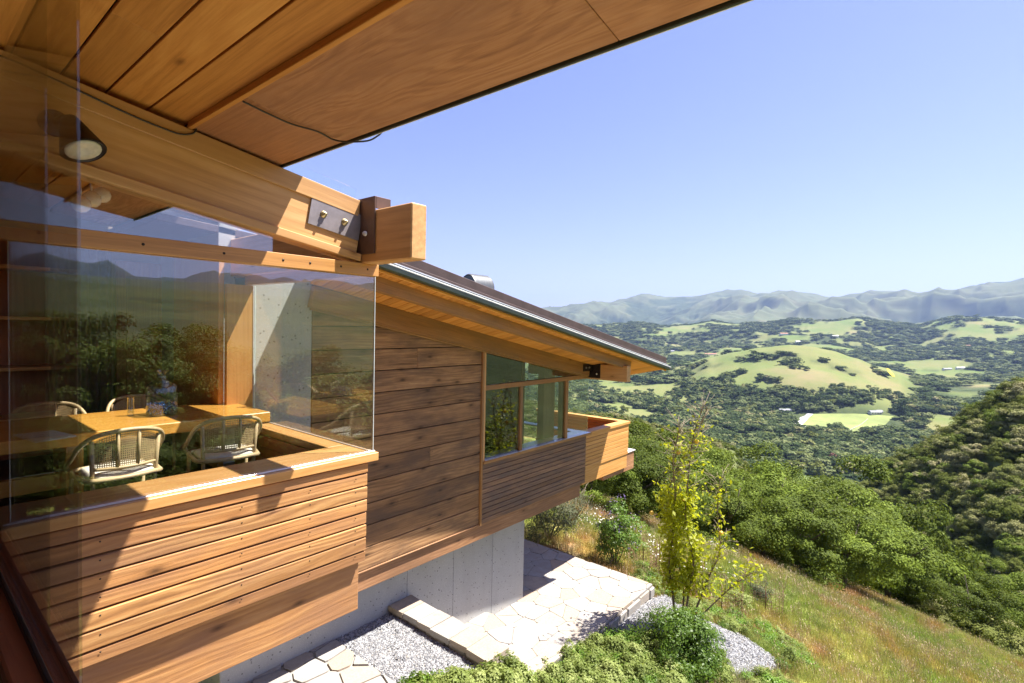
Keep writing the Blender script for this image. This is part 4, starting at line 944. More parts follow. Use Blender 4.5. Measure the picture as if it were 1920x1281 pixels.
# near live oaks, unit size: height 1, crown half width about .55
OAK = [crown_mesh('oak_crown', 100+i, 44, 440, .026, rx=.62, rz_=.54, zc=.50, cr=(.17, .30), flat=1.0, inner=.86) for i in range(6)]
OAKF = crown_mesh('oak_crown', 120, 110, 420, .017, rx=.58, rz_=.46, zc=.55, cr=(.12, .26), flat=.55, inner=.4)
OAKT = [trunk_mesh(100+i, 1, .035, .42) for i in range(6)]
def oak(name, p, h, wd, i, label, group=None, rz_=None, fine=False):
    t = thing(name, label, 'tree', tuple(p), group); m = Matrix.Translation(p) @ Matrix.Rotation(random.uniform(0, 6.28) if rz_ is None else rz_, 4, 'Z') @ Matrix.Diagonal((wd, wd, h, 1))
    mobj('trunk', OAKT[i % 6], t, m); mobj('crown', OAKF if fine else OAK[i % 6], t, m); return t
def wp(x, r):
    """place at photo column x and distance r along the ground"""
    th = math.degrees(math.atan((x-960)/FPX)); z, X, Y = hgt_r(np.array([th]), np.array([r])); return Vector((float(X[0]), float(Y[0]), float(z[0])))
def height_to(p, x, y):
    d = (np.array(p)-CAM)@FW; return 4-d*(y-yh(x))/FPX-p[2]
words = ['first', 'second', 'third', 'fourth', 'fifth', 'sixth', 'seventh', 'eighth', 'ninth', 'tenth', 'eleventh', 'twelfth', 'thirteenth', 'fourteenth']
front = [(1112, 950, 852), (1195, 978, 858), (1272, 1002, 880), (1350, 1022, 905), (1425, 1046, 915), (1505, 1072, 935), (1590, 1100, 955), (1665, 1122, 985), (1725, 1142, 1030)]
k = 0
for x, yb, yt in front:
    p = land(x, yb); h = max(2.0, height_to(p, x, yt))*(1.08 if k % 2 else .90); oak('oak_tree', Vector(p), h, h*1.22, k, 'dark live oak along the meadow edge, %s from the left in the front row' % words[k], 'live oaks of the grove'); k += 1
def sil(x): return lerp(x, (1080, 1140, 1200, 1245, 1290, 1340, 1385, 1430, 1470, 1520, 1560, 1600, 1640, 1680, 1720, 1760, 1800), (850, 820, 796, 812, 806, 850, 868, 852, 872, 905, 892, 888, 905, 925, 960, 990, 1030))
j = 0
for x in range(1120, 1800, 88):
    r0 = np.linalg.norm(land(x, lerp(x, [f[0] for f in front], [f[1] for f in front]))[:2])
    x_ = x+random.uniform(-12, 12); p = wp(x_, r0+8); h = max(2.5, height_to(p, x_, .5*(sil(x_)+lerp(x_, [f[0] for f in front], [f[2] for f in front]))-8)); oak('oak_tree', p, h, min(h*1.2, 10), k, 'dark live oak in the middle row of the grove, %s from the left' % words[j], 'live oaks of the grove'); k += 1; j += 1
j = 0
for x in range(1140, 1780, 92):
    x_ = x+random.uniform(-10, 10); r0 = np.linalg.norm(land(x, lerp(x, [f[0] for f in front], [f[1] for f in front]))[:2])
    p = wp(x_, r0+17); h = max(3, height_to(p, x_, sil(x_)-2)); oak('oak_tree', p, h, min(h*1.1, 11), k, 'tall live oak in the back row of the grove, %s from the left' % words[j], 'live oaks of the grove'); k += 1; j += 1
p = land(1826, 1200); oak('oak_tree', Vector(p), height_to(p, 1826, 1085), 4.6, 2, 'small leaning oak with a bare dark trunk at the lower right meadow edge')
for x, yb, yt, lb in ((1760, 1160, 1075, 'low bushy oak just left of the small oak with the bare trunk'), (1895, 1215, 1095, 'low bushy oak at the right edge of the photo below the slope'), (1850, 1150, 1060, 'round oak behind the small oak with the bare trunk')):
    p = land(x, yb); oak('oak_tree', Vector(p), height_to(p, x, yt)+.4, 5.5, k, lb); k += 1
# oaks on the slope right of the photo, mirrored in the bay glass
for i, (th, r_, h) in enumerate(((96, 27, 8.0), (102, 24, 7.0), (107, 26, 7.8), (112, 23, 6.6), (117, 25, 7.4), (122, 22, 7.0), (127, 24, 7.6), (133, 23, 8))):
    z, X, Y = hgt_r(np.array([th]), np.array([r_])); oak('oak_tree', Vector((X[0], Y[0], z[0])), h, h*1.0, i, 'live oak mirrored in the bay glass, %s from the right' % words[i], 'oaks mirrored in the glass', fine=True)
for i, (th, r_, h) in enumerate(((95, 18, 3.4), (100, 15.5, 3.2), (105, 17, 3.5), (109, 14.5, 3.1), (113, 16, 3.3), (117, 14, 3.1), (121, 15.5, 3.4), (125, 14, 3.2), (130, 15, 3.4), (135, 14.5, 3.4))):  # bushes added out of view to darken the lower bay glass reflection
    z, X, Y = hgt_r(np.array([th]), np.array([r_])); oak('darkening_bush', Vector((X[0], Y[0], z[0])), h, h*1.6, i, 'low dark oak bush added out of view to darken the foot of the bay glass reflection, %s from the right' % words[i], 'oak bushes added to darken the glass reflection', fine=True)
for i, (th, r_, h) in enumerate(((62, 17, 6), (70, 15, 5.6), (78, 17, 6.4), (86, 15, 6.0))):
    z, X, Y = hgt_r(np.array([th]), np.array([r_])); oak('oak_tree', Vector((X[0], Y[0], z[0])), h, h*1.15, i, 'live oak mirrored in the lower window, %s from the right' % words[i], 'oaks mirrored in the lower window', fine=True)

# ------------------------------------------------------------------ wooded slopes and valley
SCR = [crown_mesh('scrub_crown', 300+i, 30, 160, .05, rx=.6, rz_=.5, zc=.42, cr=(.20, .34), flat=.6, inner=.8, mat='scrub') for i in range(6)]
SCO = [crown_mesh('scrub_crown', 320+i, 30, 160, .05, rx=.6, rz_=.5, zc=.42, cr=(.20, .34), flat=.6, inner=.8, mat='oakleaf') for i in range(2)]
FAR = [crown_mesh('far_crown', 400+i, 20, 22, .17, rx=.62, rz_=.5, zc=.42, cr=(.22, .40), flat=.4, mat='farleaf') for i in range(6)]
FARO = [crown_mesh('far_crown', 420+i, 20, 22, .17, rx=.62, rz_=.5, zc=.42, cr=(.22, .40), flat=.4, mat='scrub') for i in range(2)]
FARR = crown_mesh('far_crown', 430, 20, 22, .17, rx=.6, rz_=.55, zc=.45, cr=(.22, .4), flat=.4, mat='redleaf')
TALL = crown_mesh('far_crown', 431, 30, 22, .12, rx=.3, rz_=.52, zc=.52, cr=(.25, .5), flat=.6, mat='farleaf')
def sector(n, t0, t1, r0, r1, pw=2.0):
    th = rng.uniform(t0, t1, n); r = (rng.uniform(0, 1, n)*(r1**pw-r0**pw)+r0**pw)**(1/pw); z, X, Y = hgt_r(th, r); return th, r, X, Y, z
# slope on the right and spur on the left
th, r, X, Y, z = sector(13500, -4, 58, 50, 330, 1.3)
px = 960+FPX*np.tan(np.radians(th)); keep = (fbm(X/14, Y/14, 51)+rng.uniform(-.25, .25, len(X)) > .30) & ~((px < 1480) & (r < 95)) & ~((px < 1760) & (r < 64))
th, r, X, Y, z, px = (a[keep] for a in (th, r, X, Y, z, px))
small = px < 1470
hh = np.where(small, rng.uniform(1.3, 2.6, len(X)), rng.uniform(1.9, 4.2, len(X))*np.clip(r/110, .62, 1.15)); wd = hh*rng.uniform(1.0, 1.45, len(X))
o_ = np.argsort(r); vis = (px[o_] > 1470) & (px[o_] < 1950); big = o_[vis][:280]; rest = np.setdiff1d(o_, big)
for n_, i in enumerate(big):
    me_ = SCO[i % 2] if (i*7) % 5 < 1 else SCR[i % 6]
    m = Matrix.Translation((X[i], Y[i], z[i]-.1)) @ Matrix.Rotation(i*1.7, 4, 'Z') @ Matrix.Diagonal((wd[i], wd[i], hh[i], 1))
    tag(mobj('scrub_oak', me_, None, m), 'rounded scrub oak on the wooded slope at the right of the photo', 'bush', 'scrub oaks of the right slope')
scatter('chaparral', 'olive chaparral covering the spurs below the house', np.stack([X, Y, z-.1], -1)[rest], zrot(len(rest)), np.stack([wd, wd, hh], -1)[rest], SCR+SCO, rng.integers(0, 8, len(rest)))
# valley and middle hills
SITES = [(1512, 795, 1690, 815)]
def field_mask(X, Y):      # open paddocks and clearings
    return None
clear = []
def add_clear(x, y, rad):
    p = land(x, y, 300)
    if p is not None: clear.append((p[0], p[1], rad)); return p
for x in range(1505, 1680, 14):
    for y in (782, 790, 798, 806): add_clear(x, y, 24)
for x, y, ra in ((1620, 822, 22), (1440, 862, 24), (1475, 872, 24), (1510, 880, 22), (1570, 885, 18), (1645, 890, 18), (1320, 795, 16), (1480, 775, 22), (1600, 772, 26), (1640, 771, 26), (1870, 770, 30), (1840, 775, 24), (1460, 772, 16), (1400, 830, 14), (1850, 725, 60), (1890, 720, 60), (1810, 730, 50), (1780, 742, 40)): add_clear(x, y, ra)
clear = np.array(clear)
def is_clear(X, Y):
    if len(clear) == 0: return np.zeros(len(X), bool)
    out = np.zeros(len(X), bool)
    for cx_, cy_, ra in clear: out |= (X-cx_)**2+(Y-cy_)**2 < ra*ra
    return out
def wooded(n, t0, t1, r0, r1, pw, s0, s1, thr=.5, tall=.8):
    th, r, X, Y, z = sector(n, t0, t1, r0, r1, pw); c = cover(X, Y, r, th); k = (c > thr*rng.uniform(.5, 1.3, n)) & ~is_clear(X, Y)
    th, r, X, Y, z = (a[k] for a in (th, r, X, Y, z)); w_ = rng.uniform(s0, s1, len(X)); return th, r, X, Y, z, w_, w_*tall*rng.uniform(.75, 1.15, len(X))
th, r, X, Y, z, wd, hh = wooded(15000, -5, 50, 400, 1280, 1.9, 8, 21)
# clumps standing on the open hill
ex = []
for x, y, n_, sp in ((1330, 720, 26, 38), (1290, 738, 22, 34), (1250, 715, 24, 40), (1225, 700, 20, 36), (1200, 745, 26, 40), (1370, 705, 14, 22), (1385, 700, 8, 12), (1355, 715, 12, 20), (1432, 711, 8, 14), (1455, 714, 5, 10), (1395, 735, 14, 22), (1440, 742, 12, 18), (1495, 738, 9, 16), (1545, 678, 7, 9), (1610, 668, 8, 22), (1640, 674, 10, 22), (1480, 684, 9, 18), (1500, 692, 7, 14), (1590, 735, 12, 20), (1620, 742, 14, 22), (1650, 700, 10, 26), (1560, 735, 10, 16), (1130, 735, 16, 30), (1110, 705, 12, 30), (1300, 690, 16, 26), (1280, 700, 16, 26), (1655, 742, 14, 26), (1700, 750, 16, 30)):
    p = land(x, y, 300)
    if p is None: continue
    e = rng.normal(size=(n_, 2))*sp*.5+p[:2]; ex.append(np.column_stack([e, H(e[:, 0], e[:, 1]), rng.uniform(9, 16, n_)]))
ex = np.concatenate(ex)
X = np.concatenate([X, ex[:, 0]]); Y = np.concatenate([Y, ex[:, 1]]); z = np.concatenate([z, ex[:, 2]]); wd = np.concatenate([wd, ex[:, 3]]); hh = np.concatenate([hh, ex[:, 3]*.75]); th, r = polar(X, Y)
px = 960+FPX*np.tan(np.radians(th)); o_ = np.argsort(r); vis = (px[o_] > 1240) & (px[o_] < 1940) & (r[o_] > 470); big = o_[vis][:290]; rest = np.setdiff1d(o_, big)
for i in big:
    me_ = FARO[i % 2] if i % 6 == 0 else FAR[i % 6]; m = Matrix.Translation((X[i], Y[i], z[i]-.3)) @ Matrix.Rotation(i*1.3, 4, 'Z') @ Matrix.Diagonal((wd[i], wd[i], hh[i], 1))
    tag(mobj('valley_oak', me_, None, m), 'dark round oak in the woods on the near side of the valley floor', 'tree', 'oaks on the near valley floor')
scatter('valley_wood', 'dense dark oak woods across the valley', np.stack([X, Y, z-.3], -1)[rest], zrot(len(rest)), np.stack([wd, wd, hh], -1)[rest], FAR+FARO, rng.choice(8, len(rest), p=[.145]*6+[.065]*2))
th, r, X, Y, z, wd, hh = wooded(19000, -4, 49, 1280, 4800, 1.55, 14, 34, .55, .5)
scatter('far_wood', 'blue green woods and oak dots over the distant hills', np.stack([X, Y, z-.5], -1), zrot(len(X)), np.stack([wd, wd, hh], -1), FAR)
def lone(mesh, x, y, wdt, hgt, label, name='valley_tree'):
    p = land(x, y, 300)
    tag(mobj(name, mesh, None, Matrix.Translation((p[0], p[1], p[2]-.3)) @ Matrix.Diagonal((wdt, wdt, hgt, 1))), label, 'tree')
lone(TALL, 1690, 785, 22, 34, 'tall dark conifer standing alone right of the white ranch house'); lone(TALL, 1505, 772, 16, 26, 'tall dark conifer at the left corner of the green paddock')
lone(FAR[1], 1573, 806, 17, 15, 'lone round oak inside the green paddock'); lone(FARR, 1562, 868, 16, 13, 'russet red tree near the pink roofed houses'); lone(FARR, 1640, 892, 11, 9, 'dark purple tree right of the pink roofed houses')
lone(FARO[0], 1590, 880, 13, 9, 'yellow green tree beside the pink roofed houses')

# ------------------------------------------------------------------ meadow around the house
def tuft(seed, blades, h, spread, wdt, bend=.35, head=False):
    rg = np.random.default_rng(seed); V = []; F = []
    for k in range(blades):
        p = np.array([rg.normal()*spread, rg.normal()*spread, -.02]); a = rg.uniform(0, 6.28); d = np.array([math.cos(a), math.sin(a), 0]); sd_ = np.array([-d[1], d[0], 0])*wdt*.5; hh_ = h*rg.uniform(.5, 1.15); bn = bend*rg.uniform(.2, 1.2)*hh_
        q1 = p+d*bn*.3+np.array([0, 0, hh_*.6]); q2 = p+d*bn+np.array([0, 0, hh_]); b0 = len(V); V += [p-sd_, p+sd_, q1+sd_*.8, q1-sd_*.8, q2]; F += [[b0, b0+1, b0+2, b0+3], [b0+3, b0+2, b0+4]]
        if head and k % 3 == 0:
            b0 = len(V); s2 = sd_*2.2; V += [q2-s2, q2+s2, q2+d*.04+np.array([0, 0, .07])]; F += [[b0, b0+1, b0+2]]
    return V, F
TUFT = []
for i in range(5):
    v, f = tuft(500+i, 26, .34, .13, .011); TUFT.append(mesh_np('tuft', v, f, M['grass']))
for i in range(3):
    v, f = tuft(520+i, 16, .50, .12, .008, .25, True); TUFT.append(mesh_np('tuft', v, f, M['grass']))
v, f = tuft(540, 14, .48, .12, .014, .2, True); TUFT.append(mesh_np('tuft', v, f, M['straw']))
def outdoors(X, Y):
    X = X/G; Y = Y/G; return ~((X < 7.78) & (Y > 3.38) & (X > -5)) & ~((X < 3.95) & (Y > 2.3)) & ~((X < 3.0) & (Y > -4) & (X > -5))
def gravel_zone(X, Y): return in_gravel(X, Y)
th, r, X, Y, z = sector(76000, -6, 52, 4.5, 48, 1.2)
k_ = outdoors(X, Y) & ~gravel_zone(X, Y); X, Y, z, r = X[k_], Y[k_], z[k_], r[k_]
rt = zrot(len(X)); rt[:, 0] = rng.normal(size=len(X))*.15; rt[:, 1] = rng.normal(size=len(X))*.15
scatter('meadow_grass', 'long meadow grass turning green, straw and rust down the slope', np.stack([X, Y, z], -1), rt, rng.uniform(.45, 1.0, len(X))*np.clip(.26+r/40, .36, 1.0), TUFT, rng.choice(9, len(X), p=[.12]*5+[.09]*3+[.13]))
# daisies
rg = np.random.default_rng(5); V = []; F = []
for k in range(7):
    a = rg.uniform(0, 6.28); p = np.array([rg.normal()*.12, rg.normal()*.12, rg.uniform(.25, .42)]); b0 = len(V)
    for q_ in range(6): V.append(p+.016*np.array([math.cos(q_*1.047), math.sin(q_*1.047), .15*math.sin(a+q_)]))
    F.append([b0+q_ for q_ in range(6)])
DAISY = mesh_np('daisies', V, F, M['whiteflower'])
th, r, X, Y, z = sector(420, 4, 24, 9, 26, 1.2); k_ = outdoors(X, Y) & ~gravel_zone(X, Y) & (fbm(X/3, Y/3, 61) > .56); scatter('daisies', 'small white daisies dotted through the meadow', np.stack([X, Y, z], -1)[k_], zrot(k_.sum()), rng.uniform(.7, 1.4, k_.sum()), [DAISY])

# ------------------------------------------------------------------ garden plants
def shrub(name, label, p, wd, h, mat, seed, leaf=.05, clumps=60, per=90, cat='bush', blossom=None, twigs=0, aspect=.5):
    t = thing(name, label, cat, tuple(p)); m = Matrix.Translation(p)
    v, f = crown(seed, clumps, per, leaf, rx=wd/2*1.05, rz_=h*.54, zc=h*.46, cr=(.20, .36), flat=1.0, aspect=aspect, inner=.2)
    mobj('foliage', mesh_np('foliage', v, f, M[mat]), t, m)
    rg = np.random.default_rng(seed); paths = []
    for k in range(9+twigs):
        a = rg.uniform(0, 6.28); e = np.array([math.cos(a)*wd*.45*rg.uniform(.4, 1), math.sin(a)*wd*.45*rg.uniform(.4, 1), h*rg.uniform(.6, 1.12 if twigs else .9)])
        paths.append((catmull([np.array([0, 0, -.05]), e*.5+rg.normal(size=3)*.06, e], 4), .012, .003))
    tubes('stem', paths, 'twig' if twigs else 'bark', t, m, 5)
    if blossom:
        v, f = crown(seed+1, 22, 10, leaf*.9, rx=wd/2*1.1, rz_=h*.55, zc=h*.5, cr=(.16, .3), flat=.5, inner=.6); mobj('blossom', mesh_np('blossom', v, f, M[blossom]), t, m)
    return t
def gp(x, y): return Vector(land(x, y, 3))
shrub('garden_bush', 'dense bright green bush at the foot of the yellow citrus tree', gp(1283, 1248), 1.25, .80, 'greenleaf', 600, .042, 80, 130)
shrub('garden_bush', 'conical green bush with purple blossom at the far edge of the patio', gp(1152, 1062), 1.05, 1.30, 'greenleaf', 610, .045, 70, 100, blossom='purple')
shrub('garden_bush', 'grey green bush beyond the patio beside the concrete wall', gp(1030, 1010), 1.5, 1.0, 'greyleaf', 620, .04, 70, 90)
shrub('garden_bush', 'twiggy half bare bush under the end of the balcony', gp(1072, 985), 1.3, 1.0, 'greyleaf', 630, .035, 40, 40, twigs=40)
shrub('garden_bush', 'small grey green plant inside the right wire cage', gp(1425, 1130), .75, .50, 'greyleaf', 640, .04, 36, 50)
shrub('garden_bush', 'low sage tuft in the meadow above the right gravel strip', gp(1385, 1145), .7, .45, 'coverleaf', 650, .04, 36, 60)
# low ground cover in front of the patio
CV = [crown_mesh('cover', 700+i, 26, 60, .032, rx=.20, rz_=.15, zc=.09, cr=(.25, .5), flat=.3, mat='coverleaf' if i < 3 else 'greenleaf', aspect=.45) for i in range(5)]
P = []
for k in range(900):
    x = random.uniform(770, 1265); top = lerp(x, (770, 850, 930, 1000, 1060, 1110, 1160, 1230, 1265), (1275, 1262, 1252, 1240, 1225, 1195, 1180, 1185, 1195)); y = top+12+random.uniform(8, 100)
    d = ray(x, y); zz = -.36; t = (zz-4)/d[2]; p = CAM+t*d
    if not in_gravel(p[0], p[1]) and p[1] < 3.42*G and p[0] > 2.6*G and not (p[1] > 3.1*G and 3.5*G < p[0] < 4.0*G): P.append((p[0], p[1], H(p[0], p[1])+.04))
for k in range(260):
    x = random.uniform(775, 965); top = lerp(x, (775, 850, 905, 965), (1284, 1272, 1262, 1250)); y = top+44+random.uniform(0, 60); d = ray(x, y); t = (.44-4)/d[2]; p = CAM+t*d; P.append((p[0], p[1], .44))
P = np.array(P); scatter('ground_cover', 'low leafy ground cover growing up to the patio and gravel', P, zrot(len(P)), rng.uniform(.7, 1.25, len(P))*np.clip(.8+P[:, 1]*.06, .7, 1.05), CV)
th, r, X, Y, z = sector(160, 14, 30, 7, 12, 1.3); k_ = outdoors(X, Y) & ~gravel_zone(X, Y); scatter('ground_cover', 'low weeds mixed into the grass beside the patio', np.stack([X, Y, z+.0], -1)[k_], zrot(k_.sum()), rng.uniform(.5, 1.0, k_.sum()), CV)
# citrus tree: slim stems, yellow green leaves low, bare twigs high, a few fruit
cp = gp(1273, 1185); ct = thing('citrus_tree', 'slim citrus tree with yellow green leaves, bare upper twigs and a few fruit', 'tree', tuple(cp)); rg = np.random.default_rng(42)
dep = float((np.array(cp)-CAM)@FW)
def cpt(x, y, dd=0.0): v = ray(x, y); return CAM+v*(dep+dd)
stems = [[(1268, 1190), (1262, 1120), (1255, 1060), (1262, 1000), (1266, 930), (1262, 860), (1275, 800)], [(1280, 1190), (1290, 1120), (1300, 1050), (1285, 980), (1290, 900), (1300, 820), (1318, 765)], [(1285, 1190), (1310, 1130), (1330, 1080), (1350, 1030), (1345, 960), (1350, 900)], [(1275, 1190), (1282, 1110), (1268, 1040), (1250, 950), (1268, 880), (1300, 830), (1325, 770)], [(1290, 1180), (1340, 1130), (1385, 1090), (1420, 1070)]]
paths = []; tips = []
for k, s in enumerate(stems):
    P_ = catmull([cpt(a, b_, .12*math.sin(k*2.1+i*.8)+(k-2)*.06*i*.4) for i, (a, b_) in enumerate(s)], 5); paths.append((P_, .021-.003*k*.6, .005)); tips.append(P_)
tubes('trunk', paths, 'lemonbark', ct, None, 7)
tw = []; lc_ = []; ln_ = []
for si, P_ in enumerate(tips):
    for i in range(6, len(P_)):
        for q_ in range(4 if P_[i][2] < 1.9 else 5):
            d = rg.normal(size=3); d[2] = abs(d[2])*.8+.15; d /= np.linalg.norm(d); L_ = rg.uniform(.08, .27) if P_[i][2] < 1.5 else rg.uniform(.12, .4); e = P_[i]+d*L_; tw.append(([P_[i], P_[i]+d*L_*.55+rg.normal(size=3)*.02, e], .0045, .0018))
            hi = P_[i][2]; nl = rg.integers(14, 28) if -.1 < hi < 1.55 else (rg.integers(3, 8) if hi < 2.4 and rg.uniform() < .5 else (rg.integers(0, 3) if rg.uniform() < .3 else 0))
            nl = nl if si in (0, 1, 3) else (nl//5 if si == 2 else nl//5)
            for w_ in range(nl):
                lc_.append(P_[i]+d*L_*rg.uniform(.25, 1.05)+rg.normal(size=3)*.05); ln_.append(d*.4+np.array([0, 0, .5])+rg.normal(size=3)*.4)
tubes('twigs', tw, 'twig', ct, None, 4)
v, f = leaf_quads(np.array(lc_), np.array(ln_), .072, rg, .5, .5); mobj('leaves', mesh_np('leaves', v, f, M['limeleaf']), ct)
for x, y in ((1306, 828), (1272, 848), (1280, 938), (1222, 962), (1352, 1000)):
    p = cpt(x, y, -.1); lathe('fruit', [(0, -.036), (.016, -.03), (.031, -.012), (.034, .004), (.028, .02), (.012, .033), (0, .036)], 'fruit', ct, Matrix.Translation(p), 12)
# bare twig bundle right of the tree
# wire cages
def cage(x, y, rad, h, label):
    p = gp(x, y); t = thing('wire_cage', label, 'cage', tuple(p), 'wire plant cages'); pa_ = []; pr = []; nn = 26
    for k in range(nn):
        a = 2*math.pi*k/nn; q_ = np.array(p)+np.array([rad*math.cos(a), rad*math.sin(a), -.05]); pa_.append(([q_, q_+np.array([0, 0, h+.05])], .0032, None))
    for k in range(9):
        z_ = h*(k+.5)/9; pr.append(([np.array(p)+np.array([rad*math.cos(a), rad*math.sin(a), z_]) for a in np.linspace(0, 2*math.pi, 29)], .0028, None))
    tubes('vertical_wire', pa_, 'wire', t, None, 4); tubes('hoop_wire', pr, 'wire', t, None, 4)
    for a in (1.0, 3.6): q_ = np.array(p)+np.array([(rad+.01)*math.cos(a), (rad+.01)*math.sin(a), -.1]); tubes('stake', [([q_, q_+np.array([.02, .01, h+.25])], .009, None)], 'wire', t, None, 5)
cage(1425, 1138, .52, .62, 'rusty wire cage round a small grey plant right of the citrus tree'); cage(1258, 1105, .42, .60, 'rusty wire cage at the patio corner behind the citrus tree'); cage(1205, 1062, .30, .60, 'rusty wire cage beside the conical purple bush'); cage(1345, 1150, .45, .62, 'rusty wire cage just right of the citrus trunk')

# ------------------------------------------------------------------ valley roads, paddock, houses
def ribbon(name, pts, wdt, mat, label, lift=.5, dens=10):
    W_ = [land(x, y, 250) for x, y in pts]; C_ = catmull([(p[0], p[1], 0) for p in W_ if p is not None], dens); V = []; F = []
    for i, c in enumerate(C_):
        t = C_[min(i+1, len(C_)-1)]-C_[max(i-1, 0)]; t /= np.linalg.norm(t)+1e-9; s = np.array([-t[1], t[0], 0])*wdt/2
        for q_ in (c+s, c-s): V.append((q_[0], q_[1], float(H(c[0], c[1]))+lift))
    F = [[2*i, 2*i+1, 2*i+3, 2*i+2] for i in range(len(C_)-1)]
    return tag(mobj(name, mesh_np(name, V, F, M[mat])), label, None, None, 'structure')
M['road'] = plain('pale road', (.48, .46, .43), .9, 0, .15, .2); M['field'] = plain('mown paddock', (.21, .25, .07), .95, 0, .25, .03)
M['yellow'] = plain('yellow mustard bloom', (.62, .50, .02), .9, 0, .15, .2); M['dry'] = plain('dry pasture', (.30, .27, .12), .95, 0, .15, .03)
def patch(name, pts, mat, label, kind='structure', lift=.35):
    W_ = [land(x, y, 250) for x, y in pts]; n = len(W_); c = sum(W_)/n; V = [c]; F = []; m_ = 6
    for j in range(1, m_+1):
        for i in range(n*6):
            a, b_ = W_[i//6], W_[(i//6+1) % n]; q_ = a+(b_-a)*((i % 6)/6); V.append(c+(q_-c)*j/m_)
    V = [(q_[0], q_[1], float(H(q_[0], q_[1]))+lift) for q_ in V]; k = n*6
    for i in range(k): F.append([0, 1+i, 1+(i+1) % k])
    for j in range(m_-1):
        for i in range(k): F.append([1+j*k+i, 1+(j+1)*k+i, 1+(j+1)*k+(i+1) % k, 1+j*k+(i+1) % k])
    return tag(mobj(name, mesh_np(name, V, F, M[mat])), label, None, None, kind)
patch('paddock', [(1518, 777), (1600, 776), (1676, 781), (1656, 800), (1622, 815), (1585, 806), (1545, 800), (1503, 797)], 'field', 'flat green paddock on the valley floor')
patch('pasture', [(1452, 850), (1500, 853), (1530, 862), (1505, 875), (1460, 868)], 'dry', 'small dry pasture below the paddock')
patch('flower_patch', [(1662, 691), (1668, 693), (1675, 702), (1678, 708), (1672, 706), (1665, 698)], 'yellow', 'streak of yellow bloom on the green hillside', 'structure', 1.0)
ribbon('road', [(1518, 776), (1508, 784), (1500, 792), (1496, 796)], 13, 'road', 'pale drive along the left side of the paddock'); ribbon('road', [(1496, 798), (1530, 803), (1560, 808), (1586, 815)], 5, 'road', 'pale track along the lower side of the paddock')
ribbon('road', [(1378, 832), (1384, 840), (1388, 848), (1396, 853)], 4.5, 'road', 'short bend of pale road on the near spur', .8); ribbon('road', [(1450, 846), (1470, 848), (1490, 844), (1505, 840)], 6, 'road', 'pale road curving below the rocky bank')
ribbon('road', [(1610, 824), (1620, 828), (1628, 830)], 5, 'road', 'short pale track right of the paddock')
# fence rails of the paddock
for pts, lb in (([(1592, 808), (1610, 800), (1627, 787)], 'white rail fence crossing the paddock on a diagonal'), ([(1504, 795), (1512, 786), (1520, 778)], 'white rail fence along the paddock drive')):
    W_ = [land(x, y, 300) for x, y in pts]; t = thing('rail_fence', lb, 'fence', tuple(W_[0])); C_ = catmull(W_, 6)
    for i in range(len(C_)-1):
        a, b_ = C_[i], C_[i+1]; a = np.array([a[0], a[1], float(H(a[0], a[1]))+.4]); b_ = np.array([b_[0], b_[1], float(H(b_[0], b_[1]))+.4])
        bar('fence_rail', a+np.array([0, 0, 1.2]), b_+np.array([0, 0, 1.2]), .25, .35, 'white', t); bar('fence_rail', a+np.array([0, 0, .6]), b_+np.array([0, 0, .6]), .25, .25, 'white', t); bx('fence_post', a[0]-.2, a[0]+.2, a[1]-.2, a[1]+.2, a[2]-.6, a[2]+1.6, 'white', t, 'z')
def far_house(x, y, L, D, hw, roofm, rz_, label, wing=True):
    p = land(x, y, 250); t = thing('ranch_house', label, 'house', tuple(p), None, rz_); m = W[t.name]
    def blk(dx, dy, l_, d_, h_):
        me = chamfer(l_, d_, h_+3, .05, M['white']); mobj('wall', me, t, m @ Matrix.Translation((dx, dy, h_/2-1.5)))
        o_ = .6; hr = d_*.28; V = [(-l_/2-o_, -d_/2-o_, h_-.1), (l_/2+o_, -d_/2-o_, h_-.1), (l_/2+o_, d_/2+o_, h_-.1), (-l_/2-o_, d_/2+o_, h_-.1), (-l_/2-o_, 0, h_+hr), (l_/2+o_, 0, h_+hr)]
        mobj('roof', mesh_np('roof', V, [[0, 1, 5, 4], [2, 3, 4, 5], [1, 2, 5], [3, 0, 4], [3, 2, 1, 0]], M[roofm]), t, m @ Matrix.Translation((dx, dy, 0)))
        k = max(2, int(l_/5))
        for i in range(k):
            xx_ = dx-l_/2+(i+.5)*l_/k; mobj('window', chamfer(1.8, .12, 1.3, .02, M['wpane']), t, m @ Matrix.Translation((xx_, dy-d_/2-.05, h_*.55)))
    blk(0, 0, L, D, hw)
    if wing: blk(L*.55, D*.4, L*.5, D*.8, hw*1.25)
    return t
fr = yaw-R(90)
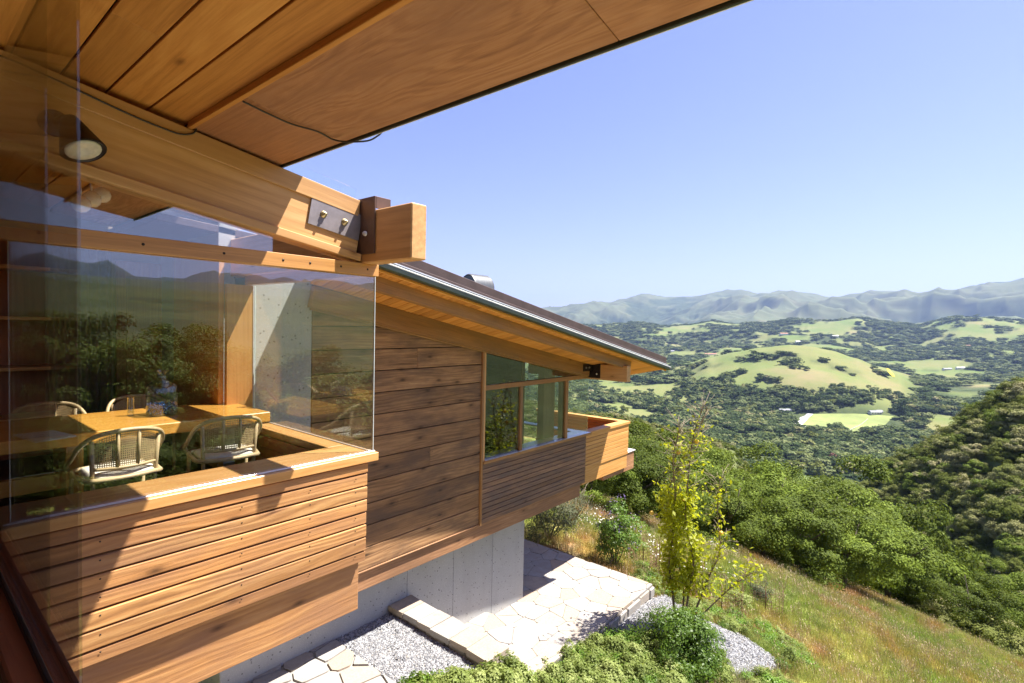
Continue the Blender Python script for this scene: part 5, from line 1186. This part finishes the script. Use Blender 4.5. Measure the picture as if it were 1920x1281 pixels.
HS = [(1640, 776, 20, 9, 3.4, 'greyroof', .1, 'white ranch house with grey roof at the right end of the paddock'), (1470, 772, 16, 8, 3, 'greyroof', -.2, 'pale house among trees left of the paddock drive'), (1845, 776, 26, 10, 3.4, 'greyroof', .15, 'long grey roofed house at the right, left of its pair'), (1885, 770, 22, 10, 3.6, 'greyroof', -.1, 'grey roofed house at the right, nearest the wooded slope'),
      (1562, 890, 11, 6, 2.8, 'tile', .1, 'pink roofed house in the clearing below the paddock'), (1660, 893, 12, 5, 2.6, 'greyroof', 0, 'low grey outbuilding right of the pink roofed house'), (1338, 790, 16, 7, 2.8, 'greyroof', .1, 'low house half hidden behind the citrus twigs'), (1820, 652, 46, 16, 6, 'tile', .1, 'large pale house high on the far right hillside'),
      (1500, 643, 40, 14, 5, 'white', 0, 'white house on the rim behind the green hill, right of centre'), (1330, 666, 40, 12, 4.5, 'tile', 0, 'red roofed house on the rim left of the green hill'), (1470, 628, 42, 14, 6, 'tile', .1, 'large pale house on the wooded middle hill'), (1565, 632, 26, 12, 5, 'white', .1, 'small white house on the wooded hill above the green hill'),
      (1775, 694, 26, 10, 4, 'greyroof', .1, 'grey house in the woods right of the green hill'), (1800, 692, 22, 10, 4, 'white', -.1, 'white house in the woods right of the green hill'), (1905, 696, 30, 10, 4, 'tile', 0, 'pale house at the right edge above the open pasture'), (1885, 700, 22, 10, 4, 'greyroof', .1, 'grey house above the open pasture at the right'), (1680, 672, 18, 9, 4, 'white', 0, 'tiny white house in the wooded fold beyond the green hill'), (1255, 660, 30, 11, 4, 'greyroof', .1, 'grey house just right of the roof tip')]
for x, y, L, D, hw, rm, a, lb in HS: far_house(x, y, L, D, hw, rm, fr+a, lb)

# ------------------------------------------------------------------ haze
m, nt_, o_ = newmat('valley haze'); pv = nt_.nodes.new('ShaderNodeVolumePrincipled'); pv.inputs['Color'].default_value = (.42, .58, 1, 1); pv.inputs['Density'].default_value = 5.2e-5; pv.inputs['Anisotropy'].default_value = .2
nt_.links.new(pv.outputs[0], o_.inputs['Volume'])
hz = bpy.data.objects.new('haze', mesh_np('haze', [(sx*21000, sy*21000, zz) for zz in (-420, 1500) for sx, sy in ((-1, -1), (1, -1), (1, 1), (-1, 1))], [[3, 2, 1, 0], [4, 5, 6, 7], [0, 1, 5, 4], [1, 2, 6, 5], [2, 3, 7, 6], [3, 0, 4, 7]], m)); put(hz); tag(hz, 'thin bluish haze over the valley', None, None, 'stuff')
